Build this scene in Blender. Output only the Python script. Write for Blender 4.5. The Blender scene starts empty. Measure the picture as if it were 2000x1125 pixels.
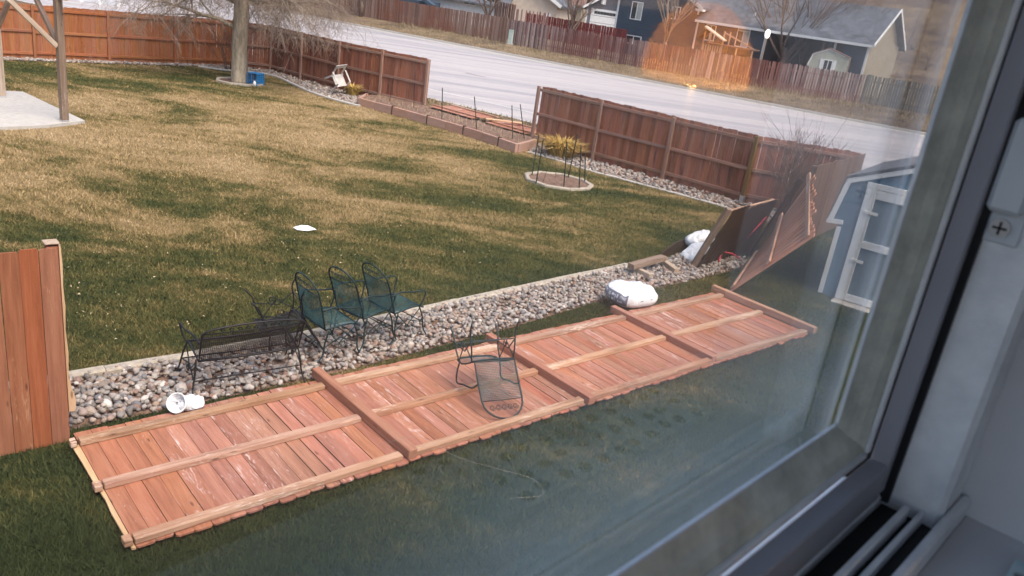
import bpy, bmesh, math, random
import numpy as np
from mathutils import Vector, Matrix

random.seed(7)
RNG = np.random.default_rng(11)
SC = bpy.context.scene
COL = SC.collection

# ------------------------------------------------------------------ camera
CAM_H, PITCH, ROLL, FPX = 4.3227, 0.35074, 0.14518, 1555.97
cd = bpy.data.cameras.new('camera')
cam = bpy.data.objects.new('camera', cd)
COL.objects.link(cam)
_fw = Vector((0, math.cos(PITCH), -math.sin(PITCH)))
_up0 = Vector((0, math.sin(PITCH), math.cos(PITCH)))
_rt0 = Vector((1, 0, 0))
_rt = _rt0 * math.cos(ROLL) + _up0 * math.sin(ROLL)
_up = -_rt0 * math.sin(ROLL) + _up0 * math.cos(ROLL)
cam.matrix_world = Matrix(((_rt.x, _up.x, -_fw.x, 0), (_rt.y, _up.y, -_fw.y, 0), (_rt.z, _up.z, -_fw.z, CAM_H), (0, 0, 0, 1)))
cd.sensor_width = 36.0
cd.lens = 36.0 * FPX / 2000.0
cd.clip_start = 0.01
cd.clip_end = 3000
cd.dof.use_dof = True
cd.dof.focus_distance = 14.0
cd.dof.aperture_fstop = 13.0
SC.camera = cam
CAMV = Vector((0, 0, CAM_H))


def ray(px, py):
    return _fw + _rt * ((px - 1000) / FPX) - _up * ((py - 562.5) / FPX)


def G(px, py, z=0.0):
    """point on the level z seen at photo position px, py"""
    d = ray(px, py)
    return CAMV + d * ((z - CAM_H) / d.z)


# ------------------------------------------------------------------ sky, sun, exposure
SUN_EL, SUN_AZ = 58.0, -45.0          # azimuth measured from +X towards +Y
world = bpy.data.worlds.new('World')
SC.world = world
world.use_nodes = True
wn = world.node_tree
wn.nodes.clear()
wo = wn.nodes.new('ShaderNodeOutputWorld')
wb = wn.nodes.new('ShaderNodeBackground')
sky = wn.nodes.new('ShaderNodeTexSky')
sky.sky_type = 'NISHITA'
sky.sun_disc = False
sky.sun_elevation = math.radians(SUN_EL)
sky.sun_rotation = math.radians(90 - SUN_AZ)
sky.air_density = 1.0
sky.dust_density = 4.0
sky.ozone_density = 0.6
wb.inputs['Strength'].default_value = 0.145
wn.links.new(sky.outputs[0], wb.inputs[0])
wn.links.new(wb.outputs[0], wo.inputs[0])
sd = bpy.data.lights.new('sun', 'SUN')
sd.energy = 1.6
sd.angle = math.radians(25)
sd.color = (1.0, 0.85, 0.72)
sun = bpy.data.objects.new('sun', sd)
COL.objects.link(sun)
_L = Vector((math.cos(math.radians(SUN_EL)) * math.cos(math.radians(SUN_AZ)),
             math.cos(math.radians(SUN_EL)) * math.sin(math.radians(SUN_AZ)), math.sin(math.radians(SUN_EL))))
sun.rotation_euler = _L.to_track_quat('Z', 'Y').to_euler()
SC.view_settings.view_transform = 'Standard'
SC.view_settings.look = 'None'
SC.view_settings.exposure = 1.12
SC.view_settings.gamma = 1.0
SC.view_settings.use_curve_mapping = False
SC.cycles.use_denoising = True
SC.cycles.max_bounces = 8
SC.cycles.diffuse_bounces = 3
SC.cycles.glossy_bounces = 3
SC.cycles.transparent_max_bounces = 12
SC.cycles.sample_clamp_indirect = 6.0

# ------------------------------------------------------------------ helpers: objects
def empty(name, loc=(0, 0, 0), rotz=0.0, mat=None):
    o = bpy.data.objects.new(name, None)
    COL.objects.link(o)
    if mat is not None:
        o.matrix_world = mat
    else:
        o.location = loc
        o.rotation_euler = (0, 0, rotz)
    o.empty_display_size = 0.2
    return o


def tag(o, label, cat, group=None):
    o['label'] = label
    o['category'] = cat
    if group:
        o['group'] = group
    return o


def thing(name, label, cat, loc=(0, 0, 0), rotz=0.0, mat=None, group=None):
    return tag(empty(name, loc, rotz, mat), label, cat, group)


def link(name, me, parent=None, mat=None, mtx=None):
    o = bpy.data.objects.new(name, me)
    COL.objects.link(o)
    if mat is not None and not me.materials:
        me.materials.append(mat)
    if parent is not None:
        o.parent = parent
    if mtx is not None:
        o.matrix_local = mtx
    return o


def copy_tree(o, parent=None):
    c = o.copy()
    COL.objects.link(c)
    c.parent = parent
    for ch in list(o.children):
        copy_tree(ch, c)
    return c


class MB:
    """collects polygons, then links them as one mesh object"""

    def __init__(self):
        self.v = []
        self.f = []

    def add(self, vs, fs):
        n = len(self.v)
        self.v += [tuple(p) for p in vs]
        self.f += [tuple(i + n for i in f) for f in fs]
        return self

    def box(self, x0, x1, y0, y1, z0, z1, ch=0.0, m=None):
        if ch <= 0:
            vs = [(x, y, z) for x in (x0, x1) for y in (y0, y1) for z in (z0, z1)]
            fs = [(0, 1, 3, 2), (4, 6, 7, 5), (0, 4, 5, 1), (2, 3, 7, 6), (0, 2, 6, 4), (1, 5, 7, 3)]
        else:
            vs, fs = [], []
            X, Y, Z = (x0, x1), (y0, y1), (z0, z1)
            idx = {}
            for i in (0, 1):
                for j in (0, 1):
                    for k in (0, 1):
                        sx, sy, sz = (ch, -ch)[i], (ch, -ch)[j], (ch, -ch)[k]
                        for a, off in enumerate(((0, sy, sz), (sx, 0, sz), (sx, sy, 0))):
                            idx[(i, j, k, a)] = len(vs)
                            vs.append((X[i] + off[0], Y[j] + off[1], Z[k] + off[2]))
            for i in (0, 1):
                q = [idx[(i, 0, 0, 0)], idx[(i, 0, 1, 0)], idx[(i, 1, 1, 0)], idx[(i, 1, 0, 0)]]
                fs.append(q if i == 0 else q[::-1])
                q = [idx[(0, i, 0, 1)], idx[(1, i, 0, 1)], idx[(1, i, 1, 1)], idx[(0, i, 1, 1)]]
                fs.append(q if i == 0 else q[::-1])
                q = [idx[(0, 0, i, 2)], idx[(0, 1, i, 2)], idx[(1, 1, i, 2)], idx[(1, 0, i, 2)]]
                fs.append(q if i == 0 else q[::-1])
            for i in (0, 1):
                for j in (0, 1):
                    q = [idx[(i, j, 0, 0)], idx[(i, j, 1, 0)], idx[(i, j, 1, 1)], idx[(i, j, 0, 1)]]
                    fs.append(q if i == j else q[::-1])
                    q = [idx[(i, 0, j, 0)], idx[(i, 1, j, 0)], idx[(i, 1, j, 2)], idx[(i, 0, j, 2)]]
                    fs.append(q if i != j else q[::-1])
                    q = [idx[(0, i, j, 1)], idx[(1, i, j, 1)], idx[(1, i, j, 2)], idx[(0, i, j, 2)]]
                    fs.append(q if i == j else q[::-1])
                    for k in (0, 1):
                        t = [idx[(i, j, k, 0)], idx[(i, j, k, 1)], idx[(i, j, k, 2)]]
                        fs.append(t if (i + j + k) % 2 else t[::-1])
        if m is not None:
            vs = [tuple(m @ Vector(p)) for p in vs]
        return self.add(vs, fs)

    def tube(self, pts, r, n=6, closed=False, caps=True):
        pts = [Vector(p) for p in pts]
        rs = r if isinstance(r, (list, tuple)) else [r] * len(pts)
        m = len(pts)
        rings = []
        prev = None
        for i, p in enumerate(pts):
            if closed:
                t = pts[(i + 1) % m] - pts[i - 1]
            else:
                t = pts[min(i + 1, m - 1)] - pts[max(i - 1, 0)]
            if t.length < 1e-9:
                t = Vector((0, 0, 1))
            t.normalize()
            if prev is None:
                a = Vector((0, 0, 1)) if abs(t.z) < 0.9 else Vector((1, 0, 0))
                prev = t.cross(a).normalized()
            else:
                prev = prev - t * prev.dot(t)
                if prev.length < 1e-6:
                    prev = t.orthogonal()
                prev.normalize()
            b = t.cross(prev)
            rings.append([p + (prev * math.cos(2 * math.pi * k / n) + b * math.sin(2 * math.pi * k / n)) * rs[i] for k in range(n)])
        base = len(self.v)
        for rg in rings:
            self.v += [tuple(q) for q in rg]
        for i in range(m if closed else m - 1):
            j = (i + 1) % m
            for k in range(n):
                l = (k + 1) % n
                self.f.append((base + i * n + k, base + i * n + l, base + j * n + l, base + j * n + k))
        if caps and not closed:
            self.f.append(tuple(base + k for k in range(n))[::-1])
            self.f.append(tuple(base + (m - 1) * n + k for k in range(n)))
        return self

    def prism(self, poly, y0, y1):
        """outline in x,z extruded along y"""
        n = len(poly)
        vs = [(x, y0, z) for x, z in poly] + [(x, y1, z) for x, z in poly]
        fs = [tuple(range(n)), tuple(range(2 * n - 1, n - 1, -1))]
        for i in range(n):
            j = (i + 1) % n
            fs.append((i, i + n, j + n, j))
        return self.add(vs, fs)

    def mesh(self, name, mat=None, smooth=False):
        me = bpy.data.meshes.new(name)
        me.from_pydata(self.v, [], self.f)
        if mat:
            me.materials.append(mat)
        if smooth:
            me.polygons.foreach_set('use_smooth', [True] * len(me.polygons))
        me.update()
        return me

    def build(self, name, mat, parent=None, mtx=None, smooth=False):
        return link(name, self.mesh(name, mat, smooth), parent, None, mtx)


def fast_mesh(name, V, F, mat=None, smooth=False):
    """V (n,3), F (m,k) numpy arrays"""
    me = bpy.data.meshes.new(name)
    V = np.asarray(V, dtype=np.float32)
    F = np.asarray(F, dtype=np.int32)
    k = F.shape[1]
    me.vertices.add(len(V))
    me.vertices.foreach_set('co', V.ravel())
    me.loops.add(F.size)
    me.loops.foreach_set('vertex_index', F.ravel())
    me.polygons.add(len(F))
    me.polygons.foreach_set('loop_start', np.arange(0, F.size, k, dtype=np.int32))
    if smooth:
        me.polygons.foreach_set('use_smooth', np.ones(len(F), dtype=bool))
    me.update()
    me.validate()
    if mat:
        me.materials.append(mat)
    return me


_stick = {}


def stick_mtx(p0, p1, wdir):
    p0, p1 = Vector(p0), Vector(p1)
    z = (p1 - p0).normalized()
    w = Vector(wdir)
    x = (w - z * w.dot(z)).normalized()
    y = z.cross(x)
    return Matrix(((x.x, y.x, z.x, p0.x), (x.y, y.y, z.y, p0.y), (x.z, y.z, z.z, p0.z), (0, 0, 0, 1)))


def stick(name, p0, p1, w, t, mat, parent=None, wdir=(1, 0, 0), ch=0.004):
    """square timber from p0 to p1: width w along wdir, thickness t; its long axis is its own z"""
    L = (Vector(p1) - Vector(p0)).length
    key = (round(L, 3), round(w, 4), round(t, 4), mat.name, ch)
    if key not in _stick:
        _stick[key] = MB().box(-w / 2, w / 2, -t / 2, t / 2, 0, L, ch).mesh(name, mat)
    return link(name, _stick[key], parent, None, stick_mtx(p0, p1, wdir))


# ------------------------------------------------------------------ helpers: materials
class NT:
    def __init__(self, name):
        self.m = bpy.data.materials.new(name)
        self.m.use_nodes = True
        self.t = self.m.node_tree
        self.t.nodes.clear()
        self.out = self.t.nodes.new('ShaderNodeOutputMaterial')

    def n(self, typ, **kw):
        nd = self.t.nodes.new(typ)
        for k, v in kw.items():
            if hasattr(nd, k):
                setattr(nd, k, v)
            else:
                nd.inputs[k.replace('_', ' ')].default_value = v
        return nd

    def l(self, a, b):
        self.t.links.new(a, b)

    def noise(self, vec, scale, detail=4.0, rough=0.55, dist=0.0):
        nd = self.n('ShaderNodeTexNoise')
        nd.inputs['Scale'].default_value = scale
        nd.inputs['Detail'].default_value = detail
        nd.inputs['Roughness'].default_value = rough
        nd.inputs['Distortion'].default_value = dist
        if vec is not None:
            self.l(vec, nd.inputs['Vector'])
        return nd.outputs[0]

    def ramp(self, fac, stops):
        nd = self.n('ShaderNodeValToRGB')
        e = nd.color_ramp.elements
        while len(e) < len(stops):
            e.new(0.5)
        for i, (p, c) in enumerate(stops):
            e[i].position = p
            e[i].color = (c[0], c[1], c[2], 1) if not isinstance(c, (int, float)) else (c, c, c, 1)
        self.l(fac, nd.inputs[0])
        return nd.outputs[0]

    def mix(self, fac, a, b, blend='MIX'):
        nd = self.n('ShaderNodeMix', data_type='RGBA', blend_type=blend)
        for s, v in ((nd.inputs[0], fac), (nd.inputs[6], a), (nd.inputs[7], b)):
            if isinstance(v, (int, float)):
                s.default_value = v
            elif isinstance(v, (tuple, list)):
                s.default_value = (v[0], v[1], v[2], 1)
            else:
                self.l(v, s)
        return nd.outputs[2]

    def math(self, op, a, b=None, clamp=False):
        nd = self.n('ShaderNodeMath', operation=op)
        nd.use_clamp = clamp
        for s, v in ((nd.inputs[0], a), (nd.inputs[1], b)):
            if v is None:
                continue
            if isinstance(v, (int, float)):
                s.default_value = v
            else:
                self.l(v, s)
        return nd.outputs[0]

    def bsdf(self, col, rough=0.7, metal=0.0, spec=0.4, bump=None, bstr=0.3, bdist=0.01, **kw):
        b = self.n('ShaderNodeBsdfPrincipled')
        if isinstance(col, (tuple, list)):
            b.inputs['Base Color'].default_value = (col[0], col[1], col[2], 1)
        else:
            self.l(col, b.inputs['Base Color'])
        if isinstance(rough, (int, float)):
            b.inputs['Roughness'].default_value = rough
        else:
            self.l(rough, b.inputs['Roughness'])
        b.inputs['Metallic'].default_value = metal
        b.inputs['Specular IOR Level'].default_value = spec
        if bump is not None:
            bn = self.n('ShaderNodeBump')
            bn.inputs['Strength'].default_value = bstr
            bn.inputs['Distance'].default_value = bdist
            self.l(bump, bn.inputs['Height'])
            self.l(bn.outputs[0], b.inputs['Normal'])
        self.l(b.outputs[0], self.out.inputs[0])
        return b


def coords(nt, kind='Object', scale=(1, 1, 1), rnd=True):
    tc = nt.n('ShaderNodeTexCoord')
    mp = nt.n('ShaderNodeMapping')
    mp.inputs['Scale'].default_value = scale
    v = tc.outputs[kind]
    if rnd:
        oi = nt.n('ShaderNodeObjectInfo')
        ad = nt.n('ShaderNodeVectorMath', operation='ADD')
        mu = nt.math('MULTIPLY', oi.outputs['Random'], 57.0)
        nt.l(v, ad.inputs[0])
        nt.l(mu, ad.inputs[1])
        v = ad.outputs[0]
    nt.l(v, mp.inputs['Vector'])
    return mp.outputs[0]


def wood(name, base, dark, light, wear=0.0, wearcol=(0.6, 0.52, 0.47), var=0.35, rough=0.75, stain=0.0, scale=1.0):
    """timber whose grain follows the piece's own z axis"""
    nt = NT(name)
    v = coords(nt, scale=(22 * scale, 22 * scale, 1.3 * scale))
    g = nt.noise(v, 1.0, 6, 0.65, 0.6)
    fine = nt.noise(coords(nt, scale=(140, 140, 5)), 1.0, 3, 0.6)
    col = nt.ramp(g, [(0.25, dark), (0.5, base), (0.78, light)])
    oi = nt.n('ShaderNodeObjectInfo')
    k = nt.math('ADD', nt.math('MULTIPLY', oi.outputs['Random'], var), 1.0 - var * 0.5)
    cb = nt.n('ShaderNodeCombineColor')
    for i in range(3):
        nt.l(k, cb.inputs[i])
    col = nt.mix(1.0, col, cb.outputs[0], 'MULTIPLY')
    col = nt.mix(0.35, col, nt.ramp(fine, [(0.3, 0.55), (0.7, 1.0)]), 'MULTIPLY')
    hs = nt.n('ShaderNodeHueSaturation')
    r2 = nt.math('FRACT', nt.math('MULTIPLY', oi.outputs['Random'], 17.3))
    nt.l(nt.math('ADD', nt.math('MULTIPLY', r2, 0.012), 0.494), hs.inputs['Hue'])
    nt.l(nt.math('ADD', nt.math('MULTIPLY', nt.math('FRACT', nt.math('MULTIPLY', oi.outputs['Random'], 31.7)), 0.16), 0.88), hs.inputs['Saturation'])
    nt.l(col, hs.inputs['Color'])
    col = hs.outputs[0]
    vo = nt.n('ShaderNodeTexVoronoi')
    vo.inputs['Scale'].default_value = 1.0
    nt.l(coords(nt, scale=(9, 9, 2.6)), vo.inputs['Vector'])
    col = nt.mix(nt.ramp(vo.outputs['Distance'], [(0.06, 0.75), (0.13, 0.0)]), col, tuple(c * 0.35 for c in dark))
    if stain > 0:
        s = nt.noise(coords(nt, scale=(5, 5, 0.9)), 1.0, 4, 0.6)
        col = nt.mix(nt.ramp(s, [(0.55, 0.0), (0.72, stain)]), col, (0.03, 0.025, 0.03))
    if wear > 0:
        w = nt.noise(coords(nt, scale=(48, 48, 7.5)), 1.0, 8, 0.78, 1.0)
        w2 = nt.noise(coords(nt, scale=(1.7, 1.7, 0.8)), 1.0, 3, 0.5)
        ws = nt.math('ADD', w, nt.math('MULTIPLY', nt.math('SUBTRACT', w2, 0.5), 0.5))
        m = nt.ramp(ws, [(0.66 - wear * 0.2, 0.0), (0.73 - wear * 0.2, 0.85)])
        col = nt.mix(m, col, wearcol)
    nt.bsdf(col, rough, spec=0.25, bump=g, bstr=0.35, bdist=0.004)
    return nt.m


def plain(name, col, rough=0.6, metal=0.0, spec=0.4, vary=0.12, nscale=6.0, bstr=0.1, rnd=True):
    nt = NT(name)
    v = coords(nt, rnd=rnd)
    g = nt.noise(v, nscale, 5, 0.6)
    d = tuple(c * (1 - vary * 1.4) for c in col)
    l = tuple(min(1, c * (1 + vary)) for c in col)
    c = nt.ramp(g, [(0.3, d), (0.7, l)])
    nt.bsdf(c, rough, metal, spec, bump=nt.noise(v, nscale * 8, 3), bstr=bstr, bdist=0.003)
    return nt.m


def emit(name, col, s):
    nt = NT(name)
    e = nt.n('ShaderNodeEmission')
    e.inputs[0].default_value = (*col, 1)
    e.inputs[1].default_value = s
    nt.l(e.outputs[0], nt.out.inputs[0])
    return nt.m

# ------------------------------------------------------------------ materials
W_FALLEN = wood('stained_fence_wood', (0.39, 0.158, 0.096), (0.21, 0.076, 0.047), (0.50, 0.235, 0.15), wear=0.33, wearcol=(0.68, 0.56, 0.53), var=0.34)
W_RAIL = wood('weathered_rail_wood', (0.44, 0.245, 0.15), (0.27, 0.12, 0.07), (0.60, 0.40, 0.28), wear=0.45, wearcol=(0.70, 0.57, 0.48), var=0.3, stain=0.35)
W_POSTF = wood('stained_post_wood', (0.40, 0.175, 0.105), (0.25, 0.095, 0.055), (0.50, 0.25, 0.165), wear=0.28, wearcol=(0.55, 0.40, 0.34), var=0.25)
W_FENCE = wood('brown_fence_wood', (0.285, 0.105, 0.060), (0.16, 0.058, 0.036), (0.38, 0.16, 0.10), wear=0.12, wearcol=(0.40, 0.25, 0.19), var=0.6, stain=0.75)
W_FRAIL = wood('brown_rail_wood', (0.30, 0.165, 0.12), (0.2, 0.10, 0.07), (0.42, 0.27, 0.21), wear=0.3, wearcol=(0.46, 0.33, 0.28), var=0.3)
W_ORANGE = wood('orange_fence_wood', (0.36, 0.128, 0.054), (0.24, 0.078, 0.032), (0.44, 0.175, 0.080), wear=0.08, wearcol=(0.5, 0.28, 0.16), var=0.22)
W_BROWN = wood('shade_brown_fence_wood', (0.145, 0.085, 0.062), (0.085, 0.048, 0.036), (0.24, 0.16, 0.12), wear=0.2, wearcol=(0.3, 0.22, 0.18), var=0.4)  # side fence brown, with the shade beside the shed mixed in
W_INNER = wood('pale_orange_board_wood', (0.52, 0.225, 0.12), (0.33, 0.12, 0.06), (0.64, 0.32, 0.19), wear=0.25, wearcol=(0.7, 0.55, 0.45), var=0.4)
W_RAW = wood('raw_split_wood', (0.60, 0.37, 0.20), (0.47, 0.26, 0.13), (0.72, 0.5, 0.31), var=0.2)
W_GREY = wood('grey_weathered_wood', (0.26, 0.18, 0.135), (0.15, 0.095, 0.07), (0.40, 0.30, 0.24), wear=0.25, wearcol=(0.45, 0.36, 0.3), var=0.4)
W_PALE = wood('pale_post_wood', (0.48, 0.36, 0.27), (0.30, 0.2, 0.14), (0.62, 0.50, 0.40), wear=0.2, wearcol=(0.66, 0.56, 0.48), var=0.15)
W_DARK = wood('dark_and_shade_wood', (0.05, 0.028, 0.021), (0.028, 0.014, 0.011), (0.085, 0.048, 0.036), var=0.4)
W_PLANTER = wood('pink_planter_timber', (0.43, 0.255, 0.19), (0.34, 0.19, 0.14), (0.50, 0.32, 0.25), var=0.22, wear=0.1)
W_FAR = wood('far_purple_fence_wood', (0.215, 0.115, 0.10), (0.10, 0.055, 0.055), (0.36, 0.23, 0.20), wear=0.25, wearcol=(0.42, 0.34, 0.32), var=0.0)
CONC = plain('concrete', (0.47, 0.44, 0.41), 0.9, vary=0.10, nscale=9, bstr=0.35, rnd=False)
KERB = plain('kerb_concrete', (0.40, 0.345, 0.28), 0.9, vary=0.22, nscale=14, bstr=0.4, rnd=False)
IRON = plain('black_iron', (0.022, 0.020, 0.022), 0.45, metal=0.3, vary=0.3)
TEAL = plain('teal_painted_iron', (0.012, 0.030, 0.034), 0.45, metal=0.2, vary=0.4)
TEALM = plain('teal_mesh_paint', (0.030, 0.10, 0.115), 0.5, metal=0.1, vary=0.5)
GREENST = plain('dark_green_stake', (0.018, 0.03, 0.022), 0.5, vary=0.4)
WHITEP = plain('white_plastic', (0.80, 0.80, 0.80), 0.35, vary=0.04)
def bag_plastic():
    nt = NT('white_bag_plastic')
    v = coords(nt)
    w = nt.noise(v, 5.0, 3, 0.5, 1.5)
    vo = nt.n('ShaderNodeTexVoronoi', feature='DISTANCE_TO_EDGE')
    vo.inputs['Scale'].default_value = 7.0
    nt.l(v, vo.inputs['Vector'])
    h = nt.math('ADD', w, nt.math('MULTIPLY', nt.ramp(vo.outputs['Distance'], [(0.0, 0.0), (0.12, 1.0)]), 0.35))
    c = nt.ramp(nt.noise(v, 2.5, 5, 0.65), [(0.3, (0.66, 0.66, 0.69)), (0.6, (0.82, 0.82, 0.84))])
    nt.bsdf(c, 0.32, spec=0.5, bump=h, bstr=0.55, bdist=0.03)
    return nt.m


WBAG = bag_plastic()
BAGBAND = plain('grey_bag_print', (0.15, 0.16, 0.22), 0.35, vary=0.2)
BLACKP = plain('black_plastic', (0.012, 0.012, 0.014), 0.4, vary=0.3)
BLUEP = plain('blue_crate_plastic', (0.02, 0.23, 0.55), 0.4, vary=0.15)
RED = plain('red_strap', (0.42, 0.025, 0.05), 0.5, vary=0.2)
SOIL = plain('bed_soil', (0.19, 0.115, 0.085), 1.0, vary=0.45, nscale=12, bstr=0.8, rnd=False)
GALV = plain('galvanised_metal', (0.55, 0.56, 0.58), 0.4, metal=0.7, vary=0.1)


def lawn_material(name, blades):
    nt = NT(name)
    geo = nt.n('ShaderNodeNewGeometry')
    pos = geo.outputs['Position']
    sep = nt.n('ShaderNodeSeparateXYZ')
    nt.l(pos, sep.inputs[0])
    # distance from the house wall
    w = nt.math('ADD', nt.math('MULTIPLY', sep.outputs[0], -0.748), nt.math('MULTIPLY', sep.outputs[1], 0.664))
    mp = nt.n('ShaderNodeMapping')
    mp.inputs['Rotation'].default_value = (0, 0, 0.35)
    mp.inputs['Scale'].default_value = (0.75, 1.35, 1.0)
    nt.l(pos, mp.inputs[0])
    big = nt.noise(mp.outputs[0], 0.33, 5, 0.62, 0.7)
    mid = nt.noise(mp.outputs[0], 1.7, 4, 0.6)
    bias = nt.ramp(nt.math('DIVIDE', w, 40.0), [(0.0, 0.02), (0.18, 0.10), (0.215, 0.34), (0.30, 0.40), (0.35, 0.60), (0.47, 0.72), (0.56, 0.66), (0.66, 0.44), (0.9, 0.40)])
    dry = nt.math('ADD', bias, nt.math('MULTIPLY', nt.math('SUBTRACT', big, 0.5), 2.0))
    dry = nt.math('ADD', dry, nt.math('MULTIPLY', nt.math('SUBTRACT', mid, 0.5), 0.75))
    fine = nt.noise(pos, 14.0, 4, 0.7)
    dry = nt.math('ADD', dry, nt.math('MULTIPLY', nt.math('SUBTRACT', fine, 0.5), 0.5))
    if blades:
        dry = nt.math('ADD', dry, nt.math('MULTIPLY', nt.math('SUBTRACT', geo.outputs['Random Per Island'], 0.5), 0.30))
    g1 = (0.046, 0.060, 0.024)
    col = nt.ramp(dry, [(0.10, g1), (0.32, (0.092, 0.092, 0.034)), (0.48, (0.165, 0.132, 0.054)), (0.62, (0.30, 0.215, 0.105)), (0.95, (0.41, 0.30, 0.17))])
    if blades:
        b2 = nt.math('ADD', nt.math('MULTIPLY', geo.outputs['Random Per Island'], 0.55), 0.82)
        cb = nt.n('ShaderNodeCombineColor')
        for i in range(3):
            nt.l(b2, cb.inputs[i])
        col = nt.mix(1.0, col, cb.outputs[0], 'MULTIPLY')
        nt.bsdf(col, 0.85, spec=0.1)
    else:
        col = nt.mix(0.5, col, nt.ramp(nt.noise(pos, 40, 4, 0.75), [(0.3, 0.35), (0.65, 1.0)]), 'MULTIPLY')
        nt.bsdf(col, 1.0, spec=0.1, bump=nt.noise(pos, 60, 4, 0.7), bstr=1.0, bdist=0.03)
    return nt.m


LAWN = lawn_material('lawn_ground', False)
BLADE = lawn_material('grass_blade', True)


def dry_material(name, c1, c2, c3, blades):
    nt = NT(name)
    geo = nt.n('ShaderNodeNewGeometry')
    pos = geo.outputs['Position']
    f = nt.noise(pos, 0.8, 6, 0.65)
    if blades:
        f = nt.math('ADD', f, nt.math('MULTIPLY', nt.math('SUBTRACT', geo.outputs['Random Per Island'], 0.5), 0.4))
    col = nt.ramp(f, [(0.3, c1), (0.5, c2), (0.72, c3)])
    if not blades:
        big = nt.noise(pos, 0.07, 7, 0.75)
        col = nt.mix(nt.ramp(big, [(0.46, 0.0), (0.58, 0.75)]), col, (0.085, 0.058, 0.05))
    nt.bsdf(col, 1.0, spec=0.1, bump=nt.noise(pos, 9, 5, 0.7), bstr=0.7, bdist=0.05)
    return nt.m


TERRAIN = dry_material('dry_terrain', (0.12, 0.085, 0.055), (0.20, 0.145, 0.095), (0.30, 0.225, 0.15), False)
VERGEB = dry_material('dry_verge_blade', (0.16, 0.13, 0.06), (0.27, 0.205, 0.115), (0.42, 0.33, 0.21), True)


def road_material():
    nt = NT('pale_road_concrete')
    geo = nt.n('ShaderNodeNewGeometry')
    pos = geo.outputs['Position']
    mp = nt.n('ShaderNodeMapping')
    mp.inputs['Rotation'].default_value = (0, 0, math.radians(31))
    mp.inputs['Scale'].default_value = (0.012, 0.55, 1)
    nt.l(pos, mp.inputs[0])
    st = nt.noise(mp.outputs[0], 1.0, 5, 0.6)
    f = nt.noise(pos, 3.0, 6, 0.65)
    col = nt.ramp(st, [(0.34, (0.29, 0.275, 0.295)), (0.46, (0.38, 0.355, 0.365)), (0.56, (0.46, 0.42, 0.42)), (0.66, (0.37, 0.345, 0.36))])
    col = nt.mix(0.3, col, nt.ramp(f, [(0.3, 0.7), (0.6, 1.0)]), 'MULTIPLY')
    nt.bsdf(col, 0.75, spec=0.35, bump=nt.noise(pos, 40, 4), bstr=0.25, bdist=0.01)
    return nt.m


ROAD = road_material()
PAINT = plain('faded_road_paint', (0.58, 0.56, 0.56), 0.7, vary=0.08, rnd=False)
PATCHD = plain('dark_road_patch', (0.15, 0.145, 0.155), 0.8, vary=0.3, rnd=False)


def stone_material():
    nt = NT('river_rock')
    geo = nt.n('ShaderNodeNewGeometry')
    oi = nt.n('ShaderNodeObjectInfo')
    k = nt.math('FRACT', nt.math('ADD', nt.math('MULTIPLY', geo.outputs['Random Per Island'], 7.31), nt.math('MULTIPLY', oi.outputs['Random'], 13.7)))
    col = nt.ramp(k, [(0.0, (0.13, 0.115, 0.11)), (0.14, (0.34, 0.30, 0.27)), (0.28, (0.22, 0.17, 0.14)), (0.42, (0.46, 0.41, 0.37)), (0.55, (0.17, 0.165, 0.18)),
                      (0.68, (0.38, 0.27, 0.20)), (0.8, (0.40, 0.375, 0.36)), (0.9, (0.27, 0.15, 0.11)), (1.0, (0.62, 0.58, 0.54))])
    f = nt.noise(geo.outputs['Position'], 60, 4, 0.65)
    col = nt.mix(0.5, col, nt.ramp(f, [(0.3, 0.6), (0.65, 1.0)]), 'MULTIPLY')
    nt.bsdf(col, 0.7, spec=0.35, bump=f, bstr=0.25, bdist=0.005)
    return nt.m


STONE = stone_material()


def kind(o, k):
    o['kind'] = k
    return o


# ------------------------------------------------------------------ the lie of the land
RQ = Vector((0.515, 0.857))           # across the road, away from the house
RD = Vector((0.857, -0.515))          # along the road
QN, QF = 24.6, 48.2


def qd(x, y):
    return RQ.x * x + RQ.y * y


def smooth(a, b, t):
    t = np.clip((t - a) / (b - a), 0, 1)
    return t * t * (3 - 2 * t)


def height(x, y):
    x = np.asarray(x, dtype=float)
    y = np.asarray(y, dtype=float)
    q = RQ.x * x + RQ.y * y
    h = 0.15 * smooth(22.8, 24.2, q) + 0.25 * np.clip((q - QN) / (QF - QN), 0, 1) + 0.2 * smooth(49, 56, q) + 0.2 * smooth(58, 66, q)
    r = np.sqrt(x * x + y * y)
    s = RD.x * x + RD.y * y
    h = h + 70 * smooth(105, 420, q + 0.12 * s) + 2.5 * smooth(90, 200, q) * np.sin(x * 0.03) * np.cos(y * 0.021)
    return h


def in_poly(X, Y, poly):
    inside = np.zeros(len(X), dtype=bool)
    n = len(poly)
    for i in range(n):
        x0, y0 = poly[i][0], poly[i][1]
        x1, y1 = poly[(i + 1) % n][0], poly[(i + 1) % n][1]
        c = ((y0 > Y) != (y1 > Y)) & (X < (x1 - x0) * (Y - y0) / (y1 - y0 + 1e-12) + x0)
        inside ^= c
    return inside


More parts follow.
